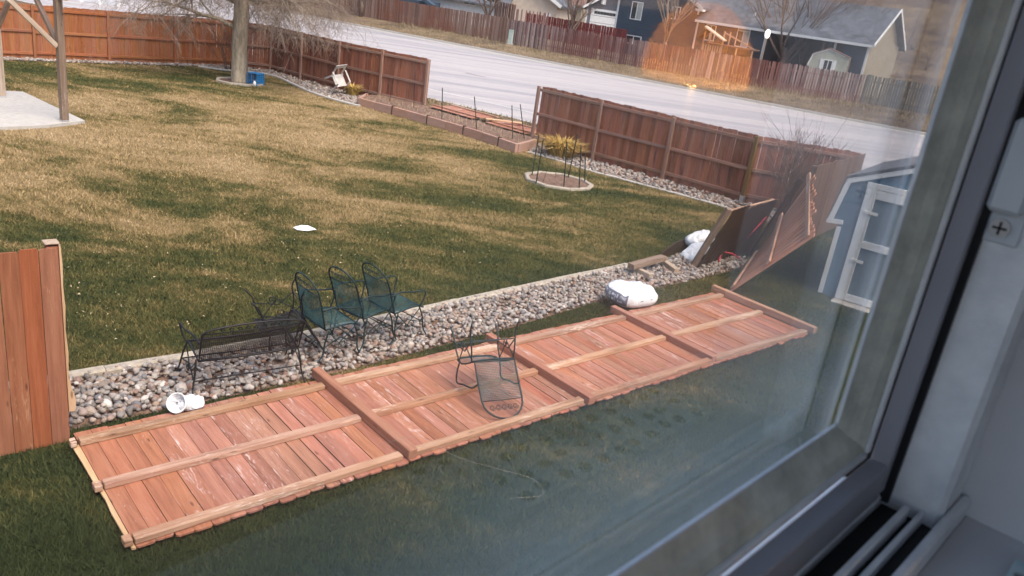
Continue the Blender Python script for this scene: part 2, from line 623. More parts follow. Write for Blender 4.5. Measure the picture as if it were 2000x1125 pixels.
# ground sheet, in bands along the road frame so that the road edge is exact
qs = [-60, -30, 0, 15, 20, 22.4, 22.8, 23.3, 23.8, 24.2, 24.58, 24.6, 30, 36, 42, 48.19, 48.2, 49, 51, 53, 56, 58, 61, 64, 66, 75, 90, 100, 110, 125, 140, 160, 180, 200, 225, 250, 280, 310, 350, 400, 440, 600]
ss = list(np.linspace(-400, 500, 73))
V, F = [], []
for q in qs:
    for s in ss:
        x, y = RQ.x * q + RD.x * s, RQ.y * q + RD.y * s
        drop = 0.14 if 24.6 <= q <= 48.19 else 0.0
        V.append((x, y, float(height(x, y)) - 0.012 - drop))
ns = len(ss)
for i in range(len(qs) - 1):
    for j in range(ns - 1):
        F.append((i * ns + j, i * ns + j + 1, (i + 1) * ns + j + 1, (i + 1) * ns + j))
kind(link('ground', fast_mesh('ground', V, F, TERRAIN)), 'structure')


def strip(name, q0, q1, s0, s1, dz, mat, n=60, thick=0.0, kindv='structure', parent=None):
    V, F = [], []
    for i in range(n + 1):
        s = s0 + (s1 - s0) * i / n
        for q in (q0, q1):
            x, y = RQ.x * q + RD.x * s, RQ.y * q + RD.y * s
            V.append((x, y, float(height(x, y)) + dz))
    for i in range(n):
        F.append((2 * i, 2 * i + 1, 2 * i + 3, 2 * i + 2)[::-1])
    if thick > 0:
        b = len(V)
        V += [(v[0], v[1], v[2] - thick) for v in V]
        for i in range(n):
            for k in (0, 1):
                F.append((2 * i + k, 2 * i + 2 + k, b + 2 * i + 2 + k, b + 2 * i + k))
    me = bpy.data.meshes.new(name)
    me.from_pydata(V, [], F)
    me.materials.append(mat)
    o = link(name, me, parent)
    if kindv:
        o['kind'] = kindv
    return o


road = strip('road', QN + 0.02, QF - 0.02, -90, 70, -0.13, ROAD, 80)
strip('kerb', QN - 0.17, QN + 0.015, -90, 70, 0.006, CONC, 80, 0.25)
strip('kerb', QF - 0.015, QF + 0.17, -90, 70, 0.006, CONC, 80, 0.25)
strip('gutter', QF - 0.75, QF - 0.03, -90, 70, -0.118, CONC, 80)
strip('edge_line', QN + 2.6, QN + 2.75, -90, 70, -0.122, PAINT, 80, 0, None, road)
strip('edge_line', QF - 3.1, QF - 2.95, -90, 70, -0.122, PAINT, 80, 0, None, road)
for i in range(16):
    s = -44 + i * 4.6 + random.uniform(-0.3, 0.3)
    q = 34.4 + random.uniform(-0.15, 0.15)
    strip('tar_patch', q, q + random.uniform(0.10, 0.22), s, s + random.uniform(1.0, 1.7), -0.1225, PATCHD, 3, 0, None, road)

# the yard: a lawn sheet 8 mm above the ground sheet
CB = G(455, 130)                       # back corner of the yard
FP = [G(528, 139), G(588, 156), G(660, 176), G(742, 196), G(831, 217)]
EX2 = Vector((0.78588, -0.61838, 0))
F0 = Vector((-5.8293, 29.8459, 0))
RP = [F0 + EX2 * (2.44 * i) for i in (3, 4, 5, 6)]
RC = Vector((8.2, 20.33, 0))
B1D = Vector((-0.641, -0.768, 0))
P0 = Vector((-3.77, 6.14, 0))
AX = Vector((0.7302, 0.6832, 0))
AY = Vector((0.6832, -0.7302, 0))
NH = Vector((-0.748, 0.664, 0))
EH = Vector((0.664, 0.748, 0))
lawn_poly = [(-30, -6), (10, -6), (13, 10), (RC.x, RC.y), (RP[3].x, RP[3].y), (RP[0].x, RP[0].y), (FP[4].x, FP[4].y), (FP[0].x, FP[0].y), (CB.x, CB.y), (CB.x + B1D.x * 16, CB.y + B1D.y * 16), (-32, 10)]
me = bpy.data.meshes.new('lawn')
me.from_pydata([(x, y, -0.004) for x, y in lawn_poly], [], [tuple(range(len(lawn_poly)))])
me.materials.append(LAWN)
kind(link('lawn', me), 'structure')

# ------------------------------------------------------------------ beds
def curve_pts(pts, n=6):
    """Catmull-Rom through the points"""
    P = [Vector(p) for p in pts]
    P = [P[0] * 2 - P[1]] + P + [P[-1] * 2 - P[-2]]
    out = []
    for i in range(1, len(P) - 2):
        for k in range(n):
            t = k / n
            a, b, c, d = P[i - 1], P[i], P[i + 1], P[i + 2]
            out.append(0.5 * ((2 * b) + (c - a) * t + (2 * a - 5 * b + 4 * c - d) * t * t + (3 * b - a - 3 * c + d) * t ** 3))
    out.append(P[-2])
    return out


KERBL = [G(-60, 775), G(130, 742), G(360, 702), G(590, 660), G(900, 592), G(1225, 522), G(1370, 492)]
NEARL = [G(-60, 890), G(150, 838), G(330, 800), G(620, 738), G(800, 692), G(1000, 640), G(1190, 583), G(1300, 560), G(1420, 532), G(1480, 512)]
rock_poly = [(p.x, p.y) for p in KERBL] + [(p.x, p.y) for p in NEARL[::-1]]
E2 = curve_pts([G(388, 131), G(440, 138), G(500, 143), G(540, 151), G(600, 178), G(655, 196), G(702, 208)], 5)      # edging below the back fence
E3 = curve_pts([G(1032, 297), G(1085, 312), G(1150, 333), G(1240, 357), G(1330, 381), G(1425, 408), G(1480, 430)], 5)
strip1 = [CB + B1D * t + Vector((0.02, 0.02, 0)) for t in (0.2, 16)] + [CB + B1D * t + Vector((0.768, -0.641, 0)) * 0.42 for t in (16, 1.5)]
strip2 = [p for p in E2] + [FP[3], FP[2], FP[1], FP[0], CB]
strip3 = [p for p in E3] + [Vector((6.6, 18.4, 0)), Vector((8.1, 20.2, 0)), RP[3], RP[2], RP[1], RP[0]]
BACKPOLY = [[(p.x, p.y) for p in s] for s in (strip1, strip2, strip3)]

RING1 = (G(468, 161), 0.80)
RING2 = (G(1090, 355), 0.86)
PLANTER = [G(700, 205), G(870, 252), G(1008, 297), G(1042, 283), G(1035, 262), G(860, 222), G(740, 195)]
PATIO = [G(166, 241), G(95, 250), G(-160, 262), G(-200, 200), G(8, 182), G(45, 184)]


def bed_sheet(name, poly, z, mat, parent=None):
    me = bpy.data.meshes.new(name)
    me.from_pydata([(p[0], p[1], z) for p in poly], [], [tuple(range(len(poly)))])
    me.materials.append(mat)
    return link(name, me, parent)


def stone_shapes(sub, n):
    out = []
    for i in range(n):
        bm = bmesh.new()
        bmesh.ops.create_icosphere(bm, subdivisions=sub, radius=0.5)
        rr = random.Random(100 + i)
        ax = (rr.uniform(0.8, 1.25), rr.uniform(0.65, 1.0), rr.uniform(0.45, 0.8))
        ph = [rr.uniform(0, 6.28) for _ in range(6)]
        for v in bm.verts:
            c = v.co
            k = 1 + 0.20 * math.sin(c.x * 6 + ph[0]) * math.cos(c.y * 6 + ph[1]) + 0.16 * math.sin(c.z * 7 + ph[2] + c.x * 4)
            v.co = Vector((c.x * ax[0] * k, c.y * ax[1] * k, c.z * ax[2] * k))
        me = bpy.data.meshes.new('stone')
        bm.to_mesh(me)
        bm.free()
        me.materials.append(STONE)
        me.polygons.foreach_set('use_smooth', [True] * len(me.polygons))
        V = np.empty(len(me.vertices) * 3)
        me.vertices.foreach_get('co', V)
        Fc = np.array([tuple(p.vertices) for p in me.polygons])
        out.append((me, V.reshape(-1, 3), Fc))
    return out


def stone_field(poly, n, smin, smax, layers, zb, rng, keepout=()):
    xs = [p[0] for p in poly]
    ys = [p[1] for p in poly]
    out = []
    for lay in range(layers):
        X = rng.uniform(min(xs), max(xs), n)
        Y = rng.uniform(min(ys), max(ys), n)
        ok = in_poly(X, Y, poly)
        for k in keepout:
            ok &= ~in_poly(X, Y, k)
        for x, y in zip(X[ok], Y[ok]):
            s = rng.uniform(smin, smax) * (1.25 if rng.random() < 0.12 else 1)
            out.append((x, y, zb + lay * 0.028 + rng.uniform(-0.006, 0.014), s, rng.uniform(0, 6.28), rng.uniform(-0.5, 0.5), rng.uniform(-0.5, 0.5)))
    return out


def rot(z, a, b):
    return (Matrix.Rotation(z, 3, 'Z') @ Matrix.Rotation(a, 3, 'X') @ Matrix.Rotation(b, 3, 'Y'))


def join_stones(name, stones, shapes, parent):
    Vs, Fs, off = [], [], 0
    for i, (x, y, z, s, a, b, c) in enumerate(stones):
        me, V, Fc = shapes[i % len(shapes)]
        R = np.array(rot(a, b, c))
        Vs.append(V * s @ R.T + np.array([x, y, z]))
        Fs.append(Fc + off)
        off += len(V)
    o = link(name, fast_mesh(name, np.concatenate(Vs), np.concatenate(Fs), STONE, True), parent)
    o['kind'] = 'stuff'
    return o


SH1 = stone_shapes(2, 12)
SH0 = stone_shapes(1, 10)
# long bed of river rock beside the fallen fence: the nearest 290 stones are pieces of their own
rb = thing('rock_bed', 'long bed of pale river rocks between concrete kerb and the fallen fence', 'rock bed')
bed_sheet('bed_soil', rock_poly, 0.004, SOIL, rb)
st = stone_field(rock_poly, 24000, 0.038, 0.092, 2, 0.020, RNG)
st.sort(key=lambda s: s[0] ** 2 + s[1] ** 2 - 60 * (s[2] > 0.045))
single, rest = [], []
for s in st:
    # count only stones the photograph can see (right of the fence stump, clear of the fallen panel)
    vis = s[2] > 0.045 and (Vector((s[0], s[1], 0)) - P0).dot(AX) > 0.03 and (Vector((s[0], s[1], 0)) - P0).dot(AY) < -0.05
    (single if vis and len(single) < 290 else rest).append(s)
for i, (x, y, z, s, a, b, c) in enumerate(single):
    me, V, Fc = SH1[i % 12]
    m = rot(a, b, c).to_4x4()
    link('stone', me, rb, None, Matrix.Translation((x, y, z)) @ m @ Matrix.Scale(s, 4))
join_stones('stone_fill', rest, SH0, rb)
for (poly, lab, n, a, b) in ((BACKPOLY[0], 'thin strip of pale rocks along the orange back fence', 30000, 0.07, 0.13),
                             (BACKPOLY[1], 'curved bed of grey rocks below the shaded fence by the tree', 4500, 0.07, 0.13),
                             (BACKPOLY[2], 'bed of pale rocks along the brown fence right of the gap', 6500, 0.07, 0.13)):
    rk = thing('rock_border', lab, 'rock bed', group='rock borders under the standing fences')
    bed_sheet('bed_soil', poly, 0.004, SOIL, rk)
    join_stones('stone_fill', stone_field(poly, n, a, b, 1, 0.03, RNG), SH0[:6], rk)


def edging(name, label, pts, w, h, mat=None, seg=1.1, wob=0.0):
    """concrete garden edging cast in lengths"""
    t = thing(name, label, 'kerb', pts[0])
    P = [Vector(p) - Vector(pts[0]) for p in pts]
    acc = [0]
    for i in range(1, len(P)):
        acc.append(acc[-1] + (P[i] - P[i - 1]).length)

    def at(d):
        for i in range(1, len(P)):
            if d <= acc[i] or i == len(P) - 1:
                f = (d - acc[i - 1]) / max(1e-6, acc[i] - acc[i - 1])
                return P[i - 1].lerp(P[i], f)
    d = 0.0
    while d < acc[-1] - 0.02:
        e = min(acc[-1], d + seg)
        k = max(1, int((e - d) / 0.35))
        mb = MB()
        rings = []
        for j in range(k + 1):
            p = at(d + 0.004 + (e - d - 0.008) * j / k)
            q = at(min(acc[-1], d + (e - d) * j / k + 0.05)) - at(max(0, d + (e - d) * j / k - 0.05))
            nrm = Vector((-q.y, q.x, 0)).normalized()
            zt = h + random.uniform(-0.006, 0.006)
            rings.append([p + nrm * (w / 2) + Vector((0, 0, -0.05)), p + nrm * (w / 2) + Vector((0, 0, zt - 0.02)), p + nrm * (w / 2 - 0.02) + Vector((0, 0, zt)),
                          p - nrm * (w / 2 - 0.02) + Vector((0, 0, zt)), p - nrm * (w / 2) + Vector((0, 0, zt - 0.02)), p - nrm * (w / 2) + Vector((0, 0, -0.05))])
        vs = [v for r in rings for v in r]
        fs = []
        for j in range(k):
            for m in range(6):
                fs.append((j * 6 + m, j * 6 + (m + 1) % 6, (j + 1) * 6 + (m + 1) % 6, (j + 1) * 6 + m))
        fs.append(tuple(range(6))[::-1])
        fs.append(tuple(k * 6 + m for m in range(6)))
        mb.add(vs, fs)
        mb.build('edging_block', mat or KERB, t)
        d = e
    return t


edging('garden_edging', 'straight pale concrete edging between lawn and the river rock bed', KERBL[:6], 0.13, 0.07, seg=1.2)
edging('garden_edging', 'curved grey concrete edging below the shaded fence near the tree', E2, 0.13, 0.06, CONC)
edging('garden_edging', 'concrete edging of the rock bed right of the round bed', E3, 0.10, 0.035, CONC)
for (c, r), lab, z in ((RING1, 'ring of concrete edging round the foot of the tree', 0.07), (RING2, 'ring of concrete edging round the bed with six stakes', 0.06)):
    pts = [c + Vector((math.cos(a) * r, math.sin(a) * r, 0)) for a in np.linspace(0, 2 * math.pi, 33)]
    e = edging('ring_edging', lab, pts, 0.12, z, KERB, seg=0.62)
    bed_sheet('bed_soil', [(p.x - pts[0].x, p.y - pts[0].y) for p in pts[:-1]], 0.02, SOIL, e)

# patio slab at the far left
ps = MB()
n = len(PATIO)
ps.add([(p.x, p.y, -0.05) for p in PATIO] + [(p.x, p.y, 0.07) for p in PATIO], [tuple(range(n)), tuple(range(2 * n - 1, n - 1, -1))] + [(i, (i + 1) % n, (i + 1) % n + n, i + n) for i in range(n)])
kind(ps.build('patio', CONC), 'structure')

# ------------------------------------------------------------------ grass
def blades(name, X, Y, Z, hgt, wid, mat, lean=0.6):
    n = len(X)
    a = RNG.uniform(0, 2 * np.pi, n)
    l = RNG.uniform(0.1, lean, n) * hgt
    la = RNG.uniform(0, 2 * np.pi, n)
    V = np.empty((n, 3, 3))
    V[:, 0] = np.stack([X - np.cos(a) * wid, Y - np.sin(a) * wid, Z], 1)
    V[:, 1] = np.stack([X + np.cos(a) * wid, Y + np.sin(a) * wid, Z], 1)
    V[:, 2] = np.stack([X + np.cos(la) * l, Y + np.sin(la) * l, Z + hgt], 1)
    return kind(link(name, fast_mesh(name, V.reshape(-1, 3), np.arange(n * 3).reshape(n, 3), mat)), 'stuff')


def polar(n, r0, r1, a0=-0.74, a1=0.70):
    r = np.exp(RNG.uniform(np.log(r0), np.log(r1), n))
    a = RNG.uniform(a0, a1, n)
    return np.sin(a) * r, np.cos(a) * r, r


X, Y, R = polar(950000, 3.6, 38)
ok = in_poly(X, Y, lawn_poly)
for pl in [rock_poly] + BACKPOLY + [[(p.x, p.y) for p in PLANTER], [(p.x, p.y) for p in PATIO]]:
    ok &= ~in_poly(X, Y, pl)
for c, r in (RING1, RING2):
    ok &= (X - c.x) ** 2 + (Y - c.y) ** 2 > (r + 0.05) ** 2
ok &= (X * -0.748 + Y * 0.664) > 0.6
X, Y, R = X[ok], Y[ok], R[ok]
clump = np.sin(X * 2.1 + 1.3 * np.sin(Y * 1.7)) * np.cos(Y * 2.3 + np.sin(X * 1.3))
hg = (0.030 + 0.028 * RNG.random(len(X))) * (1 + 0.22 * clump)
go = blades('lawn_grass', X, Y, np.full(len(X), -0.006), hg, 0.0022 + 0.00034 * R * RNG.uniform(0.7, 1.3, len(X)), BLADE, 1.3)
go['label'] = 'short mown grass, part green and part dormant tan'
go['category'] = 'grass'

# dry grass on the verges either side of the road
n = 60000
q = np.concatenate([RNG.uniform(21.6, QN - 0.2, n // 2), RNG.uniform(QF + 0.2, 57.5, n // 2)])
s = RNG.uniform(-48, 40, n)
X, Y = RQ.x * q + RD.x * s, RQ.y * q + RD.y * s
ok = ~in_poly(X, Y, lawn_poly)
X, Y, q = X[ok], Y[ok], q[ok]
go = blades('verge_grass', X, Y, height(X, Y) - 0.012, RNG.uniform(0.05, 0.14, len(X)) * (1 + (q > 55) * 1.2), RNG.uniform(0.012, 0.03, len(X)), VERGEB, 0.9)
go['label'] = 'dry tan grass on the road verges'
go['category'] = 'grass'

# dead leaves scattered on the lawn
LEAF = dry_material('dead_leaf', (0.35, 0.26, 0.15), (0.5, 0.4, 0.27), (0.5, 0.41, 0.29), True)
X, Y, R = polar(2600, 8.5, 26)
ok = in_poly(X, Y, lawn_poly) & ~in_poly(X, Y, rock_poly)
dl = np.abs((X - KERBL[2].x) * 0.714 - (Y - KERBL[2].y) * 0.70)
ok &= (RNG.random(len(X)) < np.where(dl < 5, 0.8, 0.25)) & ((X * -0.748 + Y * 0.664) > 8.6)
X, Y = X[ok], Y[ok]
n = len(X)
a = RNG.uniform(0, 6.28, n)
sz = RNG.uniform(0.010, 0.022, n)
V = np.empty((n, 4, 3))
for k, (u, v, z) in enumerate(((1, 0, 0.0), (0, 0.45, 0.012), (-1, 0, 0.0), (0, -0.45, 0.004))):
    V[:, k] = np.stack([X + (np.cos(a) * u - np.sin(a) * v) * sz, Y + (np.sin(a) * u + np.cos(a) * v) * sz, 0.034 + z + RNG.uniform(0, 0.015, n)], 1)
o = kind(link('leaf_litter', fast_mesh('leaf_litter', V.reshape(-1, 3), np.arange(n * 4).reshape(n, 4), LEAF)), 'stuff')
o['label'] = 'pale dead leaves scattered over the lawn'
o['category'] = 'leaves'

# ------------------------------------------------------------------ fences
_pk = {}


def picket_mesh(mat, w, h, kindv=0):
    key = (mat.name, round(w, 3), round(h, 2), kindv)
    if key not in _pk:
        c = 0.016
        poly = [(-w / 2, 0), (w / 2, 0), (w / 2, h - c), (w / 2 - c, h), (-w / 2 + c, h), (-w / 2, h - c)]
        if kindv == 1:      # snapped and splintered at the foot
            poly = [(-w / 2, 0.05), (-w / 6, 0.0), (w / 8, 0.12), (w / 4, 0.03), (w / 2, 0.16)] + poly[2:]
        _pk[key] = MB().prism(poly, -0.008, 0.008).mesh('picket', mat)
    return _pk[key]


def frame(o, x, y=None, z=Vector((0, 0, 1))):
    x = Vector(x).normalized()
    z = Vector(z)
    z = (z - x * z.dot(x)).normalized()
    y = z.cross(x)
    return Matrix(((x.x, y.x, z.x, o.x), (x.y, y.y, z.y, o.y), (x.z, y.z, z.z, o.z), (0, 0, 0, 1)))


def section(th, M, L, pick, rail, h=1.80, rails=(0.22, 0.93, 1.66), gapv=0.004, skip=(), p0=0.045, p1=0.045, w=0.138, jit=0.006, rail_ends=(0.045, 0.045), rh=0.089, rt=0.04, seed=0):
    rr = random.Random(seed * 977 + int(L * 100))
    inv = th.matrix_basis.inverted()
    n = max(1, int(round((L - 0.0) / (w + 0.006))))
    step = L / n
    for i in range(n):
        if i in skip:
            continue
        hh = h + rr.choice((-0.01, 0, 0, 0.01))
        me = picket_mesh(pick, step - (0.004 if rr.random() > 0.13 else 0.013), hh)
        T = Matrix.Translation(((i + 0.5) * step + rr.uniform(-0.001, 0.001), -0.011 + rr.uniform(-0.002, 0.002), rr.uniform(-jit, jit))) @ Matrix.Rotation(rr.uniform(-0.003, 0.003), 4, 'Y')
        link('picket', me, th, None, inv @ M @ T)
    for z in rails:
        a, b = rail_ends
        zz = z + rr.uniform(-0.012, 0.012)
        m = stick_mtx((a, rt / 2 + 0.001, zz), (L - b, rt / 2 + 0.001, zz + rr.uniform(-0.012, 0.012)), (0, 0, 1))
        key = ('rail', round(L - a - b, 2), rail.name, rh, rt)
        if key not in _stick:
            _stick[key] = MB().box(-rh / 2, rh / 2, -rt / 2, rt / 2, 0, L - a - b, 0.005).mesh('rail', rail)
        link('rail', _stick[key], th, None, inv @ M @ m)


def post(th, M, x, h, mat, w=0.089, z0=-0.05, lean=0.0, dy=None):
    inv = th.matrix_basis.inverted()
    key = ('post', round(h - z0, 2), mat.name, w)
    if key not in _stick:
        _stick[key] = MB().box(-w / 2, w / 2, -w / 2, w / 2, 0, h - z0, 0.006).mesh('post', mat)
    return link('post', _stick[key], th, None, inv @ M @ Matrix.Translation((x, (w / 2 + 0.0025) if dy is None else dy, z0)) @ Matrix.Rotation(lean, 4, 'Y'))


def run(name, label, pts, pick, rail, pmat, skips=None, posts=True, post_h=1.78, group=None, seed=0, h=1.80, skip_posts=()):
    th = thing(name, label, 'fence', pts[0], group=group)
    for i in range(len(pts) - 1):
        M = frame(pts[i], pts[i + 1] - pts[i])
        L = (pts[i + 1] - pts[i]).length
        section(th, M, L, pick, rail, h=h, skip=(skips or {}).get(i, ()), seed=seed * 31 + i)
        if i not in skip_posts:
            post(th, M, 0.0 if i else 0.046, post_h, pmat)
    if len(pts) - 1 not in skip_posts:
        post(th, M, L - 0.046, post_h, pmat)
    return th


FG = 'standing runs of the yard fence'
# back fence on the left, its lit side put into a brighter orange (rails towards the yard: run from right to left turned round)
b1 = [CB + B1D * (2.44 * i) for i in range(7)][::-1]
run('wooden_fence', 'orange stained board fence behind the patio posts at the far left', b1[::-1], W_ORANGE, W_ORANGE, W_ORANGE, seed=1, group=FG)
# shaded run from the corner to the gap, shade put into a darker brown: rails face the yard
run('wooden_fence', 'shaded brown board fence from behind the tree to the gap', [FP[4], FP[3], FP[2], FP[1], FP[0], CB + Vector((0.06, -0.08, 0))], W_FENCE, W_FRAIL, W_FRAIL, seed=2, group=FG, skip_posts=(5,))
# raw post at the edge of the gap
# run right of the gap
rf = run('wooden_fence', 'brown board fence right of the gap with a post standing free at its end', [RC, RP[3], RP[2], RP[1], RP[0]], W_FENCE, W_FRAIL, W_FRAIL, skips={3: (16, 17)}, seed=3, group=FG, skip_posts=(1,))
# the mossy post with a galvanised bracket
Mx = frame(RP[3], RP[2] - RP[3])
W_MOSS = wood('mossy_post_wood', (0.19, 0.115, 0.045), (0.11, 0.07, 0.03), (0.27, 0.17, 0.075), var=0.1)
pm = post(rf, Mx, 0.0, 1.78, W_MOSS, w=0.10)
pm['label'] = 'greenish post with a metal foot bracket'
MB().box(-0.06, 0.06, -0.06, 0.06, 0.0, 0.27, 0.004).build('bracket', GALV, pm)

# short return of the side fence at the far corner, its near end torn
r0 = RC + Vector((0.05, -0.05, 0))
r1 = Vector((6.05, 17.15, 0))
side = run('wooden_fence', 'short weathered side fence with shade-darkened boards at the far corner beside the blue shed', [r1, r1.lerp(r0, 0.42), r0], W_BROWN, W_GREY, W_GREY, seed=5, group=FG, skip_posts=(2,))

# stump of the side fence at the near left: smooth boards to the house, end board snapped
s0 = P0 - AX * 4.88
stump = thing('wooden_fence', 'near orange board fence at the left edge ending in a splintered edge', 'fence', s0, group=FG)
Ms = frame(s0, AX)
section(stump, Ms, 4.88 - 0.012, W_ORANGE, W_ORANGE, h=1.86, rail_ends=(0.05, 0.02), seed=9, gapv=0.003)
post(stump, Ms, 4.88 - 0.05, 1.86, W_ORANGE, z0=0.05)
inv = stump.matrix_basis.inverted()
sp = MB()      # splintered edge of the torn post
rr = random.Random(4)
zs = [0.30, 0.42, 0.55, 0.72, 0.9, 1.1, 1.3, 1.5, 1.7, 1.89]
xs = [0.05, 0.062, 0.03, 0.016, 0.024, 0.012, 0.022, 0.014, 0.02, 0.012]
poly = [(0.0, z) for z in zs[::-1]] + [(x, z + rr.uniform(-0.02, 0.02)) for x, z in zip(xs, zs)]
sp.prism(poly, -0.004, 0.07)
o = sp.build('splinter', W_RAW, stump, inv @ Ms @ Matrix.Translation((4.88 - 0.003, 0.0, 0)))
cap = MB().box(-0.055, 0.055, -0.055, 0.055, 0, 0.014, 0.004).build('post_cap', W_PALE, stump, inv @ Ms @ Matrix.Translation((4.83, 0.047, 1.882)))

# ------------------------------------------------------------------ the fallen side fence
A0 = Vector((-1.9925, 7.8074, 0))
MF = Matrix(((AX.x, 0, AY.x, 0), (AX.y, 0, AY.y, 0), (0, 1, 0, 0), (0, 0, 0, 1)))
oF = A0 - AX * 2.44 + AY * 0.02 + Vector((0, 0, 0.075))
MF.translation = oF
fall = thing('fallen_fence', 'long salmon brown board fence blown flat on the grass, rails and posts up', 'fence', mat=MF)
I4 = MF.copy()
for i in range(4):
    M = MF @ Matrix.Translation((2.44 * i + 0.02, 0.004 * i, 0.0))
    section(fall, M, 2.44, W_FALLEN, W_RAIL, h=1.815, rails=(0.20, 0.95, 1.735), seed=20 + i, jit=0.012, rail_ends=((0.0 if i == 0 else 0.046), 0.046), rt=0.052, rh=0.092)
for i in range(1, 5):
    x = 2.44 * i + (0.03 if i < 4 else 0.06)
    p = post(fall, MF, x, (1.80, 1.84, 1.78, 1.86)[i - 1], W_POSTF if i < 4 else W_RAIL, w=0.10, z0=(-0.10, -0.06, -0.10, -0.05)[i - 1], dy=0.052 + (0.0 if i < 4 else 0.02), lean=(0.02, 0.005, 0.0, 0.015)[i - 1])
# pale raw edge board under the left end
MB().prism([(-0.055, 0.22), (0.0, 0.18), (0.0, 1.80), (-0.028, 1.79), (-0.036, 1.3), (-0.026, 1.1), (-0.042, 0.8), (-0.046, 0.5)], -0.03, -0.012).build('split_board', W_RAW, fall, Matrix.Translation((0.02, 0, 0)))
# rails stubs beyond the left end
for z in (0.20, 0.95, 1.735):
    key = ('stub', z)
    MB().box(-0.046, 0.046, -0.026, 0.026, 0, 0.06 if z != 0.20 else 0.05, 0.004).build('rail_stub', W_RAIL, fall, stick_mtx((-0.055, 0.027, z), (0.0, 0.027, z), (0, 0, 1)))
# thin loose wire on the panel
wire = MB()
pts = curve_pts([(0, 0, 0.02), (0.35, 0.10, 0.13), (0.75, 0.02, 0.05), (1.15, -0.12, 0.10), (1.5, -0.05, 0.02), (1.62, -0.28, 0.03), (1.35, -0.42, 0.02)], 6)
wire.tube(pts, 0.0013, 5)
o = wire.build('loose_wire', plain('pale_wire', (0.36, 0.30, 0.24), 0.5))
o.location = G(740, 872, 0.12)
o.rotation_euler = (0, 0, -0.1)
tag(o, 'thin pale wire curling over the near edge of the fallen fence', 'wire')


# ------------------------------------------------------------------ the broken leaning panels
def bent_panel(name, label, B1, B2, T2, T1, pick, rail, npk, rails=(0.12, 0.52, 0.93), rail_sign=1, side_post=None, rl=W_RAIL, rl_over=0.0, top_rail_mat=None):
    """four corners, foot B1-B2 and head T1-T2; boards run from foot to head"""
    th = thing(name, label, 'fence panel', B1)
    o = Vector(B1)
    B1, B2, T1, T2 = [Vector(p) - o for p in (B1, B2, T1, T2)]

    def P(u, v):
        return (B1.lerp(B2, u)).lerp(T1.lerp(T2, u), v)

    def nrm(u, v):
        a = P(min(1, u + 0.05), v) - P(max(0, u - 0.05), v)
        b = P(u, min(1, v + 0.05)) - P(u, max(0, v - 0.05))
        return a.cross(b).normalized() * rail_sign
    for i in range(npk):
        u = (i + 0.5) / npk
        a, b = P(u, 0), P(u, 1)
        wd = (P(1, 0.5) - P(0, 0.5)).length / npk - 0.006
        m = frame(a, P(min(1, u + 0.03), 0.5) - P(max(0, u - 0.03), 0.5), z=(b - a))
        link('picket', picket_mesh(pick, round(wd, 2), round((b - a).length, 1) + random.choice((0, 0.02))), th, None, m)
    for k, v in enumerate(rails):
        a, b = P(-rl_over, v) + nrm(0.1, v) * 0.045, P(1 + rl_over, v) + nrm(0.9, v) * 0.045
        stick('rail', a, b, 0.089, 0.04, (top_rail_mat if (top_rail_mat and k == len(rails) - 1) else rl), th, wdir=(P(0.5, min(1, v + 0.1)) - P(0.5, v - 0.1)))
    if side_post:
        for (u, v0, v1, mt) in side_post:
            a, b = P(u, v0) + nrm(0.5, 0.5) * 0.09, P(u, v1) + nrm(0.5, 0.5) * 0.09
            stick('post', a, b, 0.095, 0.095, mt, th, wdir=(1, 0, 0.2))
    return th


bent_panel('broken_fence_panel', 'torn orange fence panel twisted up on edge between the fallen fence and shed',
           (3.72, 13.07, 0.05), (4.72, 15.45, 0.05), (5.40, 15.40, 1.94), (4.72, 12.70, 1.32), W_INNER, W_RAIL, 15, rails=(0.06, 0.5, 0.955), rail_sign=-1,
           side_post=[(1.04, -0.02, 0.86, W_DARK)])
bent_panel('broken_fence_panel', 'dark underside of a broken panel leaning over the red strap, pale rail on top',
           (3.38, 14.31, 0.03), (4.81, 16.05, 0.03), (5.0, 15.9, 1.19), (3.71, 14.04, 1.24), W_DARK, W_RAIL, 15, rails=(0.15, 0.55, 0.96), rail_sign=-1, rl=W_DARK, top_rail_mat=W_RAIL,  # boards and lower rails near black: the underside's shade is in the colour
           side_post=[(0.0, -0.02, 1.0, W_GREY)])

# ------------------------------------------------------------------ raised planter along the gap
pl_front = [G(700, 206), G(760, 222), G(820, 239), G(890, 259), G(950, 278), G(1008, 299)]
pl_end = [G(1008, 299), G(1044, 288)]
PH = 0.27
planter = thing('raised_planter', 'long low planter of pinkish timbers running along the fence gap', 'planter', pl_front[0])
o = Vector(pl_front[0])
acc = []
tot = sum((pl_front[i + 1] - pl_front[i]).length for i in range(5))


def along(P, d):
    for i in range(len(P) - 1):
        L = (P[i + 1] - P[i]).length
        if d <= L or i == len(P) - 2:
            return P[i].lerp(P[i + 1], d / L)
        d -= L


